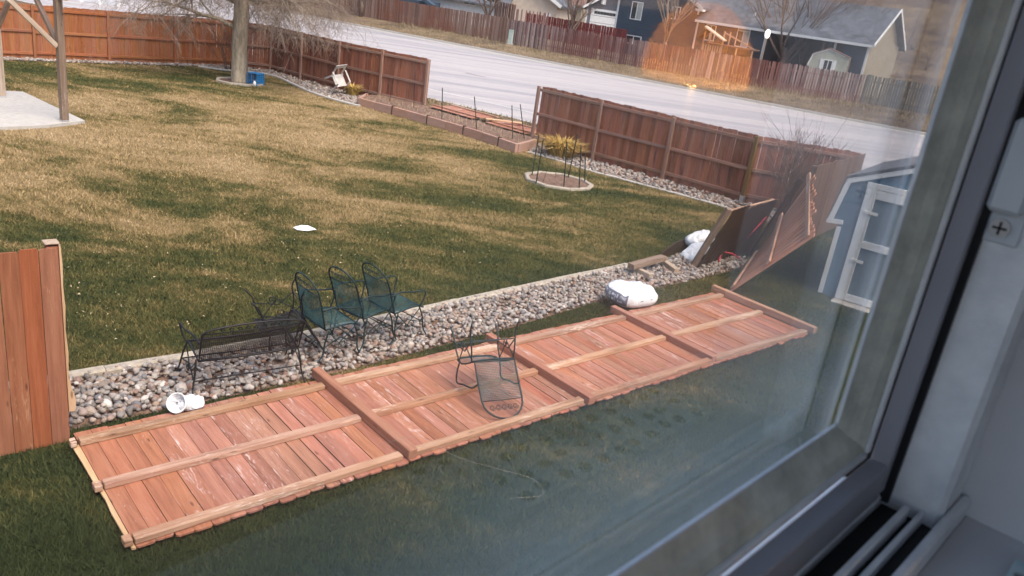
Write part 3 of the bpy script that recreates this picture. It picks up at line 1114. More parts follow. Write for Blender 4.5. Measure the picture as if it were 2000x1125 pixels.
nb = 9
for k in range(nb):
    a, b = along(pl_front, tot * k / nb + 0.008), along(pl_front, tot * (k + 1) / nb - 0.008)
    off = Vector((0, 0, PH / 2))
    stick('timber', a - o + off, b - o + off, PH, 0.10, W_PLANTER, planter, wdir=(0, 0, 1), ch=0.008)
    nd = (b - a).normalized()
    if k and k % 2 == 0:
        MB().box(-0.02, 0.02, -0.06, 0.06, 0, PH + 0.03, 0.003).build('timber_peg', W_DARK, planter, frame(a - o - nd * 0.008, nd))
a, b = pl_end
stick('timber', a - o + Vector((0, 0, PH / 2)) + (b - a).normalized() * 0.055, b - o + Vector((0, 0, PH / 2)), PH, 0.10, W_PLANTER, planter, wdir=(0, 0, 1), ch=0.008)
a, b = G(700, 206), G(716, 197)
stick('timber', a - o + Vector((0, 0, PH / 2)) + (b - a).normalized() * 0.055, b - o + Vector((0, 0, PH / 2)), PH, 0.10, W_PLANTER, planter, wdir=(0, 0, 1), ch=0.008)
inside = [p + Vector((0.02, 0.05, 0)) for p in pl_front] + [pl_end[1], RP[0] + Vector((-0.05, -0.05, 0)), FP[4] + Vector((0.06, -0.1, 0)), FP[3] + Vector((0.0, -0.10, 0)), G(716, 197)]
bed_sheet('planter_soil', [(p.x - o.x, p.y - o.y) for p in inside], PH - 0.06, SOIL, planter)
# plants stalks dead in the planter
stalk = MB()
rr = random.Random(8)
for i in range(260):
    u, v = rr.random(), rr.uniform(0.15, 0.9)
    f = along(pl_front, tot * u)
    bk = FP[3].lerp(RP[0], u)
    p = f.lerp(bk, v) - o
    p.z = PH - 0.07
    h = rr.uniform(0.04, 0.16)
    stalk.tube([p, p + Vector((rr.uniform(-0.08, 0.08), rr.uniform(-0.08, 0.08), h))], [0.008, 0.003], 3, caps=False)
kind(stalk.build('dead_stalks', LEAF, planter), 'stuff')


def stake(px, py, tx, ty, hgt, label, z0=0.0, mat=GREENST, r=0.016):
    p = G(px, py, z0)
    # top seen at tx,ty: keep the stake's own height, lean from the photo
    d = ray(tx, ty)
    t = (p - CAMV).dot(Vector((0, 1, 0))) / d.y
    q = CAMV + d * t
    top = p + (q - p).normalized() * hgt
    th = MB()
    base = Vector((0, 0, 0))
    th.tube([base - (top - p).normalized() * 0.1, top - p], r, 6)
    for k in range(1, 8):
        c = (top - p) * (k / 8)
        th.tube([c - (top - p).normalized() * 0.008, c + (top - p).normalized() * 0.008], r * 1.25, 6)
    ob = th.build('garden_stake', mat)
    ob.location = p
    tag(ob, label, 'stake', 'dark garden stakes')
    return ob


stake(863, 233, 864, 179, 1.0, 'dark stake in the planter just right of the gap edge', PH - 0.06)
stake(931, 252, 927, 196, 1.0, 'dark stake standing before the boards in the gap', PH - 0.06)
stake(1001, 271, 1000, 213, 1.0, 'left stake of the pair at the right end of the planter', PH - 0.06)
stake(1024, 271, 1017, 211, 1.05, 'slanted right stake of the pair at the planter end', PH - 0.06)
stake(808, 215, 810, 165, 0.9, 'thin stake against the last fence section before the gap', PH - 0.06, W_DARK, 0.010)
stake(761, 197, 768, 155, 0.8, 'thin slanted stick against the fence, second left of the gap', PH - 0.06, W_DARK, 0.010)
stake(715, 188, 725, 153, 0.7, 'thin slanted stick at the left end of the planter', PH - 0.06, W_DARK, 0.009)
for (bx, by, tx, ty, h, lab) in ((1039, 342, 1049, 283, 1.05, 'leftmost of the six dark stakes in the round bed'), (1047, 358, 1058, 292, 1.1, 'second stake from the left at the front of the round bed'),
                                 (1101, 367, 1106, 296, 1.15, 'front middle stake of the round bed'), (1110, 346, 1124, 280, 1.15, 'tallest slanted stake at the back of the round bed'),
                                 (1131, 370, 1134, 302, 1.1, 'right front stake of the round bed'), (1142, 356, 1143, 316, 0.75, 'short rightmost stake of the round bed')):
    stake(bx, by, tx, ty, h, lab, 0.02)
for (bx, by, tx, ty, h, lab) in ((1060, 357, 1070, 328, 0.5, 'short dry twig in the left of the round bed'), (1085, 346, 1086, 325, 0.4, 'short dry twig in the middle of the round bed')):
    stake(bx, by, tx, ty, h, lab, 0.02, W_DARK, 0.006)

# boards blown down in the gap, lying on the verge
def flat_boards(name, label, c, ang, n, L, w=0.14, z=0.25, tilt=0.0):
    th = thing(name, label, 'fence panel', (c.x, c.y, z), ang)
    for i in range(n):
        link('picket', picket_mesh(W_FALLEN, w - 0.006, L), th, None, Matrix.Translation(((i - n / 2) * w, -L / 2, random.uniform(0, 0.008))) @ Matrix.Rotation(-math.pi / 2, 4, 'X'))
    for y in (-L * 0.3, L * 0.32):
        stick('rail', (-n * w / 2 - 0.1, y, 0.04), (n * w / 2 + 0.05, y, 0.04), 0.089, 0.04, W_RAIL if y > 0 else W_POSTF, th, wdir=(0, 1, 0))
    return th


GA = math.atan2(EX2.y, EX2.x)
c1 = F0 + EX2 * (2.44 * 1.62) + Vector((0.25, 0.55, 0))
flat_boards('fallen_boards', 'pinkish boards blown flat on the verge in the left half of the gap', c1, GA, 15, 1.4, z=0.27)
c2 = F0 + EX2 * (2.44 * 2.62) + Vector((0.30, 0.42, 0))
flat_boards('fallen_boards', 'pinkish boards lying flat behind the slanted stakes in the right half of the gap', c2, GA - 0.03, 13, 1.3, z=0.26)
lp = stick('loose_board', F0 + EX2 * (2.44 * 2.15) + Vector((0, 0, 0.36)) + Vector((0.05, 0.0, 0)), F0 + EX2 * (2.44 * 2.62) + Vector((0.35, 0.75, 0.38)), 0.19, 0.03, W_RAW, None, wdir=(0.6, -0.8, 0))
tag(lp, 'pale raw board lying across the boards in the gap', 'board')

# loose timber by the bags
tb = thing('broken_timber_frame', 'U of short weathered timbers lying on the rocks near the leaning panels', 'timber', G(1275, 525))
o = Vector(G(1275, 525))
for a, b, z0, z1, wd in (((1232, 520), (1296, 503), 0.20, 0.22, 0.14), ((1233, 522), (1272, 540), 0.09, 0.09, 0.10), ((1288, 505), (1322, 530), 0.10, 0.09, 0.10)):
    stick('timber', G(*a, z0) - o + Vector((0, 0, z0 * 0)), G(*b, z1) - o, wd, 0.09, W_GREY if wd > 0.11 else W_PALE, tb, wdir=(0.6, -0.8, 0.0))
o = G(1290, 502)
dk = MB()
for i, (px, py) in enumerate(((1288, 503), (1310, 493), (1335, 482), (1362, 471))):
    pass
P_ = [G(1288, 504), G(1312, 496), G(1338, 488), G(1364, 479)]
vs = []
for p, h in zip(P_, (0.10, 0.22, 0.26, 0.22)):
    d = Vector((0.55, -0.83, 0)) * 0.02
    vs += [p - o - d, p - o + d, p - o + d + Vector((0.03, 0.05, h)), p - o - d + Vector((0.03, 0.05, h))]
fs = []
for i in range(3):
    for m in range(4):
        fs.append((i * 4 + m, i * 4 + (m + 1) % 4, (i + 1) * 4 + (m + 1) % 4, (i + 1) * 4 + m))
fs += [(3, 2, 1, 0), (12, 13, 14, 15)]
dk.add(vs, fs)
ob = dk.build('bent_board', W_DARK)
ob.location = o
tag(ob, 'dark bent board standing on edge left of the two white bags', 'board')
# red strap
rs = MB()
rs.tube(curve_pts([G(1403, 512, 0.05), G(1412, 492, 0.22), G(1440, 478, 0.30), G(1470, 452, 0.55), G(1497, 424, 0.85)], 6), 0.022, 6)
rs.tube(curve_pts([G(1412, 492, 0.22), G(1430, 496, 0.2), G(1445, 505, 0.12)], 4), 0.018, 6)
ob = rs.build('red_strap', RED, smooth=True)
tag(ob, 'red strap slung under the dark leaning panel', 'strap')

# ------------------------------------------------------------------ iron garden furniture
def arc(cx, cz, r, a0, a1, n, f):
    return [f(cx + r * math.cos(a0 + (a1 - a0) * i / n), cz + r * math.sin(a0 + (a1 - a0) * i / n)) for i in range(n + 1)]


def grid_wires(outline, f, sp=0.019, r=0.0028):
    """square mesh of wires inside a plane outline; f maps plane s,t to space"""
    mb = MB()
    P = [Vector((a, b)) for a, b in outline]
    for ax in (0, 1):
        lo, hi = min(p[ax] for p in P), max(p[ax] for p in P)
        n = int((hi - lo) / sp)
        for k in range(1, n + 1):
            c = lo + (hi - lo) * k / (n + 1)
            hits = []
            for i in range(len(P)):
                a, b = P[i], P[(i + 1) % len(P)]
                if (a[ax] > c) != (b[ax] > c):
                    hits.append(a[1 - ax] + (b[1 - ax] - a[1 - ax]) * (c - a[ax]) / (b[ax] - a[ax]))
            hits.sort()
            for h0, h1 in zip(hits[::2], hits[1::2]):
                m = 4
                pts = []
                for j in range(m + 1):
                    d = h0 + (h1 - h0) * j / m
                    pts.append(f(c, d) if ax == 0 else f(d, c))
                mb.tube(pts, r, 3, caps=False)
    return mb


def iron_chair(name, label, W=0.52, bh=0.62, frame_m=TEAL, mesh_m=TEALM, group=None, arch=0.2, love=False):
    th = thing(name, label, 'chair' if not love else 'bench', group=group)
    hw = W / 2 - 0.02
    sd = 0.26

    def seat(s, t):          # s across, t depth from back (0) to front (1)
        x = -0.24 + 0.50 * t
        z = 0.42 + 0.02 * math.sin(t * 3.0) - (0.05 * max(0, t - 0.8) / 0.2 if t > 0.8 else 0) - 0.012 * math.cos(s / hw * 1.5)
        return Vector((x, s, z))

    def back(s, t):          # t height along the back
        lean = 0.24 * t + 0.10 * t * t
        return Vector((-0.25 - lean - 0.02 * math.cos(s / hw * 1.5), s, 0.43 + t))
    out = [(-hw, 0.0), (hw, 0.0), (hw, bh - arch)]
    k = 10
    out += [(hw * math.cos(math.pi * i / k), bh - arch + arch * math.sin(math.pi * i / k)) for i in range(1, k)] + [(-hw, bh - arch)]
    bf = MB()
    loop = []
    for i in range(len(out)):
        a, b = out[i], out[(i + 1) % len(out)]
        for j in range(3):
            loop.append(back(a[0] + (b[0] - a[0]) * j / 3, a[1] + (b[1] - a[1]) * j / 3))
    bf.tube(loop, 0.011, 6, closed=True)
    bf.tube([back(-hw + 0.0, bh - arch), back(0, bh - arch + 0.004), back(hw, bh - arch)], 0.006, 5)
    bf.build('back_frame', frame_m, th, smooth=True)
    grid_wires([(a * 0.99, b) for a, b in out if True][:3] + [(-hw * 0.99, bh - arch)], back).build('back_mesh', mesh_m, th)
    sc = MB()                # scrolls under the arch
    nn = 5 if not love else 9
    for i in range(nn):
        c = (i - (nn - 1) / 2) * (hw * 1.25 / nn) * 1.15
        rr_ = min(0.034, arch * 0.24)
        sc.tube([back(c + rr_ * math.cos(a) * (1 - a / 14), bh - arch * 0.62 + rr_ * math.sin(a) * (1 - a / 14)) for a in np.linspace(0, 8.5, 12)], 0.004, 4)
    sc.build('scroll', frame_m, th)
    so = [(-hw, 0.0), (hw, 0.0), (hw, 0.94), (hw - 0.06, 1.0), (-hw + 0.06, 1.0), (-hw, 0.94)]
    loop = []
    for i in range(len(so)):
        a, b = so[i], so[(i + 1) % len(so)]
        for j in range(4):
            loop.append(seat(a[0] + (b[0] - a[0]) * j / 4, a[1] + (b[1] - a[1]) * j / 4))
    MB().tube(loop, 0.011, 6, closed=True).build('seat_frame', frame_m, th, smooth=True)
    g = MB()
    n1 = int(2 * hw / 0.021)
    for i in range(1, n1):
        s = -hw + 2 * hw * i / n1
        g.tube([seat(s, t) for t in np.linspace(0, 1, 6)], 0.0028, 3, caps=False)
    for i in range(1, 24):
        g.tube([seat(s, i / 24) for s in np.linspace(-hw, hw, 4)], 0.0028, 3, caps=False)
    g.build('seat_mesh', mesh_m, th)
    for sgn in (-1, 1):
        y = sgn * (hw + 0.012)
        b = back(y, 0.24)
        arm = curve_pts([b, Vector((b.x + 0.12, y * 1.06, b.z + 0.035)), Vector((0.02, y * 1.12, 0.665)), Vector((0.17, y * 1.12, 0.65)), Vector((0.22, y * 1.1, 0.60)), Vector((0.19, y * 1.06, 0.50)), Vector((0.15, y, 0.42))], 4)
        MB().tube(arm, 0.010, 6).build('arm', frame_m, th, smooth=True)
        fl = curve_pts([Vector((0.15, y, 0.42)), Vector((0.20, y * 1.04, 0.28)), Vector((0.21, y * 1.1, 0.12)), Vector((0.27, y * 1.12, 0.008))], 4)
        MB().tube(fl, 0.010, 6).build('leg', frame_m, th, smooth=True)
        rl = curve_pts([Vector((-0.20, y, 0.42)), Vector((-0.25, y * 1.04, 0.26)), Vector((-0.27, y * 1.08, 0.12)), Vector((-0.36, y * 1.12, 0.008))], 4)
        MB().tube(rl, 0.010, 6).build('leg', frame_m, th, smooth=True)
        br = MB()
        br.tube([(0.205, y * 1.06, 0.2), (-0.06, y * 1.05, 0.30), (-0.262, y * 1.06, 0.2)], 0.007, 5)
        br.tube([(0.16, y, 0.4), (-0.05, y * 1.03, 0.22), (-0.21, y, 0.4)], 0.007, 5)
        br.tube([Vector((0.0 + 0.06 * math.cos(a) * (1 - a / 12), y * 1.05, 0.22 + 0.06 * math.sin(a) * (1 - a / 12))) for a in np.linspace(0, 9, 16)], 0.006, 4)
        br.build('brace', frame_m, th)
    cr = MB()
    cr.tube([(0.205, -hw * 1.1, 0.2), (0.205, hw * 1.1, 0.2)], 0.007, 5)
    cr.tube([(-0.262, -hw * 1.1, 0.2), (-0.262, hw * 1.1, 0.2)], 0.007, 5)
    cr.build('crossbar', frame_m, th)
    return th


CG = 'wrought iron garden seats'
ch1 = iron_chair('iron_chair', 'teal iron mesh armchair nearest the black bench, facing the bag', group=CG)


def place(o, p, yaw, pitch=0.0, roll=0.0, z=0.03):
    o.matrix_basis = Matrix.Translation((p.x, p.y, z)) @ Matrix.Rotation(yaw, 4, 'Z') @ Matrix.Rotation(pitch, 4, 'Y') @ Matrix.Rotation(roll, 4, 'X')


def clone(o, label, mats=None):
    c = copy_tree(o)
    c['label'] = label
    return c


ch2 = clone(ch1, 'teal iron mesh armchair standing in the middle of the row of three')
ch3 = clone(ch1, 'teal iron mesh armchair at the right end of the row on the rocks')
place(ch1, G(640, 690), 0.86, 0.02, 0.05, z=0.05)
place(ch2, G(712, 668), 0.95, -0.04, -0.02, z=0.05)
place(ch3, G(772, 656), 0.90, -0.05, 0.0, z=0.05)
ch4 = clone(ch1, 'teal iron chair lying upside down on the fallen fence, legs in the air')
# upside down: the head of the back and the arms rest on the boards
pc = G(948, 704, 0.45)
_y4 = math.radians(-62)
ch4.matrix_basis = Matrix.Translation((pc.x - math.cos(_y4) * 0.197, pc.y - math.sin(_y4) * 0.197, 0.82)) @ Matrix.Rotation(_y4, 4, 'Z') @ Matrix.Rotation(math.radians(152), 4, 'Y')
bench = iron_chair('iron_bench', 'wide black iron mesh bench standing on the rocks, back to the house', W=1.08, bh=0.46, frame_m=IRON, mesh_m=IRON, group=CG, arch=0.10, love=True)
pb = G(470, 742)
place(bench, pb, math.radians(128), -0.10, 0.0, z=0.05)
ch5 = iron_chair('iron_chair', 'black iron chair overturned behind the black bench, legs sticking up', W=0.5, bh=0.58, frame_m=IRON, mesh_m=IRON, group=CG)
pv = G(520, 690)
ch5.matrix_basis = Matrix.Translation((pv.x + 0.0, pv.y + 0.1, 0.78)) @ Matrix.Rotation(math.radians(30), 4, 'Z') @ Matrix.Rotation(math.radians(165), 4, 'Y') @ Matrix.Rotation(0.1, 4, 'X')


# ------------------------------------------------------------------ bags
def pillow(L, W, H, seed, e=0.55, n=36, m=22, scale=1.0, sag=0.25):
    rr = random.Random(seed)
    ph = [rr.uniform(0, 6.28) for _ in range(8)]

    def sg(c, p):
        return math.copysign(abs(c) ** p, c)

    def f(u, v, k=1.0):      # u around, v from -1 (bottom) to 1 (top)
        a = u * 2 * math.pi
        b = v * math.pi / 2
        cb = abs(math.cos(b)) ** 0.62
        x = sg(math.cos(a), e) * cb * L / 2
        y = sg(math.sin(a), e) * cb * W / 2
        z = sg(math.sin(b), 0.85) * H / 2
        z *= 1 - sag * ((2 * x / L) ** 2 * (2 * y / W) ** 2)
        w = 0.014 * math.sin(9 * a + ph[0] + 5 * v) * cb + 0.012 * math.sin(x * 17 + ph[1]) * math.cos(y * 21 + ph[2])
        if z > 0:
            z += w + 0.018 * math.sin(x * 8 + ph[3]) * math.cos(y * 9 + ph[4])
        return Vector((x * k, y * k, max(z, -H * 0.42) * k + H * 0.42))
    return f


def pillow_obj(f, name, mat, parent, n=40, m=22, u0=0, u1=1, v0=-1, v1=1, k=1.0):
    mb = MB()
    vs = [f(u0 + (u1 - u0) * i / n, v0 + (v1 - v0) * j / m, k) for j in range(m + 1) for i in range(n + 1)]
    fs = [(j * (n + 1) + i, j * (n + 1) + i + 1, (j + 1) * (n + 1) + i + 1, (j + 1) * (n + 1) + i) for j in range(m) for i in range(n)]
    mb.add(vs, fs)
    me = mb.mesh(name, mat, True)
    bm = bmesh.new()
    bm.from_mesh(me)
    bmesh.ops.remove_doubles(bm, verts=bm.verts, dist=0.0005)
    bm.to_mesh(me)
    bm.free()
    return link(name, me, parent)


bag = thing('filled_bag', 'full white plastic bag with a grey printed end beside the fallen fence', 'bag', (0, 0, 0), group='white bags')
pbg = G(1232, 590, 0.1)
bag.location = (pbg.x - 0.02, pbg.y + 0.02, 0.09)
bag.rotation_euler = (0.02, 0.05, math.atan2(AX.y, AX.x) - 0.08)
bf_ = pillow(0.80, 0.62, 0.33, 3)
pillow_obj(bf_, 'bag_body', WBAG, bag)
band = pillow_obj(bf_, 'printed_band', BAGBAND, bag, 22, 10, 0.375, 0.625, -0.42, 0.30, 1.012)
mk = MB()
rr = random.Random(3)
for row, (v0, v1, a0, a1, c) in enumerate(((0.02, 0.20, 0.40, 0.60, 13), (-0.22, -0.08, 0.43, 0.57, 11))):
    for i in range(c):
        if i in (4, 8):
            continue
        u = a1 + (a0 - a1) * i / c
        du = (a0 - a1) / c * 0.62
        for (ua, ub, va, vb) in ((0, 0.3, 0, 1), (0, 1, 0.75 if rr.random() < 0.6 else 0.35, 1.0 if rr.random() < 0.5 else 0.6), (0.7, 1.0, 0 if rr.random() < 0.7 else 0.4, 1)):
            q = [bf_(u + du * ua, v0 + (v1 - v0) * va, 1.020), bf_(u + du * ub, v0 + (v1 - v0) * va, 1.020), bf_(u + du * ub, v0 + (v1 - v0) * vb, 1.020), bf_(u + du * ua, v0 + (v1 - v0) * vb, 1.020)]
            mk.add(q, [(0, 1, 2, 3)])
mk.build('print_marks', WBAG, band)
v_ = MB()
for (u0, u1) in ((0.735, 0.75), (0.768, 0.752)):
    v_.add([bf_(u0, 0.05, 1.014), bf_(u0 + 0.012, 0.05, 1.014), bf_(u1 + 0.012, -0.4, 1.014), bf_(u1, -0.4, 1.014)], [(0, 1, 2, 3)])
v_.build('print_letter', BAGBAND, bag)
b2 = thing('filled_bag', 'upper white bag slumped against the dark leaning panel', 'bag', group='white bags')
pillow_obj(pillow(0.62, 0.40, 0.24, 5, e=0.7), 'bag_body', WBAG, b2)
q = G(1368, 470, 0.25)
b2.matrix_basis = Matrix.Translation((q.x, q.y, 0.19)) @ Matrix.Rotation(0.5, 4, 'Z') @ Matrix.Rotation(-0.25, 4, 'Y')
b3 = thing('filled_bag', 'lower white bag with a dark crease leaning by the dark panel', 'bag', group='white bags')
pillow_obj(pillow(0.62, 0.42, 0.22, 6, e=0.7), 'bag_body', WBAG, b3)
q = G(1362, 497, 0.1)
b3.matrix_basis = Matrix.Translation((q.x - 0.02, q.y - 0.02, 0.06)) @ Matrix.Rotation(0.75, 4, 'Z') @ Matrix.Rotation(-0.45, 4, 'Y')

# open empty bag with a round mouth at the left end of the fallen fence
ob = thing('empty_bag', 'small crumpled white bag with a round open mouth on the fallen boards', 'bag', G(356, 800, 0.10))
ob.rotation_euler = (0, 0, math.radians(22))
ob.scale = (0.82, 0.82, 0.82)
fb = pillow(0.30, 0.22, 0.15, 17, e=0.8, sag=0.5)
pillow_obj(fb, 'bag_body', WBAG, ob).location = (0.10, 0.05, -0.01)
MR = Matrix.Translation((-0.06, -0.04, 0.115)) @ Vector((-0.42, -0.78, 0.46)).to_track_quat('Z', 'Y').to_matrix().to_4x4()
mb = MB()
N = 28
prof = [(0.098, -0.13), (0.112, -0.06), (0.120, 0.0), (0.112, 0.004), (0.100, -0.03), (0.080, -0.07), (0.045, -0.10), (0.012, -0.112)]
rings = []
for i, (r, z) in enumerate(prof):
    for k in range(N):
        a = 2 * math.pi * k / N
        w = 1 + (0.10 * math.sin(3 * a + i * 0.7) + 0.06 * math.sin(7 * a + 2 * i)) * (1 if i > 3 or i == 0 else 0.25)
        rings.append((r * math.cos(a) * w, r * math.sin(a) * w, z + 0.012 * math.sin(2 * a + 1) + (0.02 * math.sin(5 * a + i) if i > 4 else 0)))
fs = [(i * N + k, i * N + (k + 1) % N, (i + 1) * N + (k + 1) % N, (i + 1) * N + k) for i in range(len(prof) - 1) for k in range(N)]
mb.add(rings, fs)
col = mb.build('bag_collar', WBAG, ob, MR, smooth=True)
MB().tube([Vector((0.117 * math.cos(a), 0.117 * math.sin(a), 0.012 * math.sin(2 * a + 1))) for a in np.linspace(0, 2 * math.pi, 25)[:-1]], 0.008, 6, closed=True).build('rim', WHITEP, ob, MR, smooth=True)
fold = MB()
fold.add([(-0.06, -0.01, -0.075), (0.0, 0.022, -0.07), (0.065, -0.005, -0.06), (0.05, -0.035, -0.072), (-0.01, -0.02, -0.08)], [(0, 1, 2, 3, 4)])
fold.build('lining_fold', BAGBAND, ob, MR)

# flat white scrap on the lawn
sc_ = MB()
pts = [G(568, 447), G(585, 443), G(605, 444), G(622, 452), G(600, 455), G(578, 453)]
o = G(595, 449)
top = [(p - o) * 0.62 + Vector((0, 0, 0.055)) for p in pts]
bot = [(p - o) * 0.85 + Vector((0, 0, 0.03)) for p in pts]
sc_.add(bot + top, [(0, 1, 7, 6), (1, 2, 8, 7), (2, 3, 9, 8), (3, 4, 10, 9), (4, 5, 11, 10), (5, 0, 6, 11), (6, 7, 8, 9, 10, 11)])
q = sc_.build('white_sheet', WHITEP)
q.location = o
tag(q, 'small flat white scrap lying in the middle of the lawn', 'litter')

# ------------------------------------------------------------------ tipped white plastic chair by the back fence
CHAIRP = plain('dull_white_plastic', (0.52, 0.49, 0.47), 0.5, vary=0.2)


def plastic_chair():
    th = thing('plastic_chair', 'white plastic armchair tipped on its front against the shaded fence', 'chair')
    MB().box(-0.22, 0.24, -0.23, 0.23, 0.40, 0.425, 0.008).build('seat', CHAIRP, th)
    b = MB()
    for y0, y1 in ((-0.24, -0.16), (0.16, 0.24)):
        b.box(-0.025, 0.0, y0, y1, 0.0, 0.48, 0.006, Matrix.Translation((-0.21, 0, 0.42)) @ Matrix.Rotation(-0.25, 4, 'Y'))
    b.box(-0.025, 0.002, -0.24, 0.24, 0.36, 0.52, 0.006, Matrix.Translation((-0.21, 0, 0.42)) @ Matrix.Rotation(-0.25, 4, 'Y'))
    b.build('backrest', CHAIRP, th)
    for s in (-1, 1):
        MB().box(-0.26, 0.22, s * 0.27 - 0.03, s * 0.27 + 0.03, 0.62, 0.645, 0.008).build('arm', CHAIRP, th)
        for x0, x1 in ((0.20, 0.27), (-0.20, -0.30)):
            m = stick_mtx((x0, s * 0.25, 0.63 if x0 > 0 else 0.42), (x1, s * 0.28, 0.0), (1, 0, 0))
            MB().box(-0.03, 0.03, -0.02, 0.02, 0, 0.64 if x0 > 0 else 0.43, 0.005, m).build('leg', CHAIRP, th)
    return th


pc_ = plastic_chair()
q = G(668, 186)
pc_.matrix_basis = Matrix.Translation((q.x - 0.35, q.y + 0.15, 0.30)) @ Matrix.Rotation(-0.5, 4, 'Z') @ Matrix.Rotation(0.95, 4, 'Y') @ Matrix.Rotation(0.25, 4, 'X')

# blue crate beside the tree
cr = thing('milk_crate', 'bright blue plastic crate on its side against the tree trunk', 'crate', G(499, 166), math.radians(-18))
S_ = 0.43
for nm, m in (('side_panel', Matrix.Translation((-S_ / 2, 0, 0))), ('side_panel', Matrix.Translation((S_ / 2 - 0.012, 0, 0)))):
    b = MB()
    for z in np.linspace(0.0, S_ - 0.03, 6):
        b.box(0, 0.012, -S_ / 2, S_ / 2, z, z + 0.03)
    for y in np.linspace(-S_ / 2, S_ / 2 - 0.03, 5):
        b.box(0.002, 0.010, y, y + 0.03, 0.002, S_ - 0.002)
    b.build(nm, BLUEP, cr, m)
for nm, z in (('bottom_panel', 0.0), ('top_panel', S_ - 0.012)):
    MB().box(-S_ / 2 + 0.012, S_ / 2 - 0.012, -S_ / 2, S_ / 2, z, z + 0.012).build(nm, BLUEP, cr)
b = MB()
for z in np.linspace(0.02, S_ - 0.05, 6):
    b.box(-S_ / 2 + 0.012, S_ / 2 - 0.012, S_ / 2 - 0.014, S_ / 2 - 0.002, z, z + 0.035)
for x in np.linspace(-S_ / 2 + 0.02, S_ / 2 - 0.05, 5):
    b.box(x, x + 0.03, S_ / 2 - 0.016, S_ / 2 - 0.001, 0.012, S_ - 0.012)
b.build('back_panel', BLUEP, cr)
MB().box(-0.03, -0.005, -S_ / 2 + 0.004, -S_ / 2 + 0.02, 0.012, S_ - 0.012, 0.004).build('divider', BLUEP, cr)
o = MB()
o.tube([(0, 0, 0), (0, 0, 0.13), (0, 0, 0.15), (0, 0, 0.19)], [0.05, 0.055, 0.03, 0.025], 12)
jug = o.build('plastic_jug', WHITEP, smooth=True)
q = G(497, 170)
jug.location = (q.x, q.y, 0.03)
tag(jug, 'small white plastic jug standing before the blue crate', 'jug')

# black swing seat lying at the foot of the back fence
q = G(384, 124)
sw = thing('black_tray', 'long black tray at the foot of the back fence left of the tree', 'tray', (q.x, q.y, 0.05), math.atan2(B1D.y, B1D.x) + math.pi - 0.5)
MB().box(-0.62, 0.62, -0.16, 0.16, 0.0, 0.07, 0.02).build('tray_base', BLACKP, sw)
rm = MB()
rm.tube([(-0.62, -0.16, 0.08), (0.62, -0.16, 0.08), (0.62, 0.16, 0.08), (-0.62, 0.16, 0.08)], 0.025, 6, closed=True)
rm.build('tray_rim', BLACKP, sw)


# ------------------------------------------------------------------ trees
def bark(name, c0, c1):
    nt = NT(name)
    v = coords(nt, scale=(1, 1, 0.25), rnd=False)
    g = nt.noise(v, 9, 7, 0.7, 0.4)
    big = nt.noise(v, 1.6, 4, 0.6)
    col = nt.mix(nt.ramp(big, [(0.35, 0.0), (0.65, 1.0)]), nt.ramp(g, [(0.3, tuple(c * 0.3 for c in c0)), (0.62, c0)]), nt.ramp(g, [(0.3, tuple(c * 0.4 for c in c1)), (0.62, c1)]))
    nt.bsdf(col, 0.9, spec=0.15, bump=g, bstr=0.8, bdist=0.03)
    return nt.m


BARK = bark('grey_brown_bark', (0.36, 0.30, 0.24), (0.47, 0.39, 0.29))
TWIG = plain('pale_twig', (0.25, 0.19, 0.155), 0.9, vary=0.35, rnd=False)
TWIGD = plain('brown_twig', (0.155, 0.105, 0.085), 0.9, vary=0.35, rnd=False)


class Tree:
    def __init__(self, seed):
        self.r = random.Random(seed)
        self.limb = MB()
        self.twig = MB()

    def branch(self, p, d, L, r, lvl, maxlvl, droop, kids, spread, n=5):
        rr = self.r
        pts, rs = [p.copy()], [r]
        d = d.normalized()
        seg = L / n
        for i in range(n):
            d = (d + Vector((rr.gauss(0, 0.13), rr.gauss(0, 0.13), rr.gauss(0, 0.10) - droop * (lvl ** 1.2) * 0.12))).normalized()
            p = p + d * seg
            pts.append(p.copy())
            rs.append(max(0.0026, r * (1 - 0.78 * (i + 1) / n)))
        small = lvl >= maxlvl - 1
        (self.twig if small else self.limb).tube(pts, rs, 3 if small else 7, caps=False)
        if lvl < maxlvl:
            k = kids[min(lvl, len(kids) - 1)]
            for j in range(k):
                t = rr.uniform(0.25, 1.0)
                i = min(n - 1, int(t * n))
                q = pts[i].lerp(pts[i + 1], t * n - i)
                base = (pts[i + 1] - pts[i]).normalized()
                side = Vector((rr.gauss(0, 1), rr.gauss(0, 1), rr.gauss(0, 0.6))).normalized()
                nd = (base * (1 - spread) + side * spread + Vector((0, 0, 0.12 if droop <= 0 else 0.0))).normalized()
                self.branch(q, nd, L * rr.uniform(0.42, 0.68), max(0.004, rs[i] * rr.uniform(0.45, 0.65)), lvl + 1, maxlvl, droop, kids, spread, max(3, n - 1))


def tree_thing(name, label, base, trunk_pts, trunk_r, limbs, seed, maxlvl, droop, kids, spread, bmat, tmat, group=None):
    th = thing(name, label, 'tree', base, group=group)
    tr = Tree(seed)
    t = MB()
    nr = 14
    t.tube(trunk_pts, trunk_r, nr, caps=True)
    if trunk_r[0] > 0.12:
        for i, v in enumerate(t.v):
            a = math.atan2(v[1], v[0])
            k = 1 + 0.06 * math.sin(3 * a + v[2] * 1.5) + 0.04 * math.sin(7 * a + v[2] * 3)
            t.v[i] = (v[0] * k, v[1] * k, v[2])
    t.build('trunk', bmat, th, smooth=True)
    for (p, d, L, r) in limbs:
        tr.branch(Vector(p), Vector(d), L, r, 1, maxlvl, droop, kids, spread)
    if tr.limb.v:
        tr.limb.build('limbs', bmat, th, smooth=True)
    tr.twig.build('twigs', tmat, th)
    return th


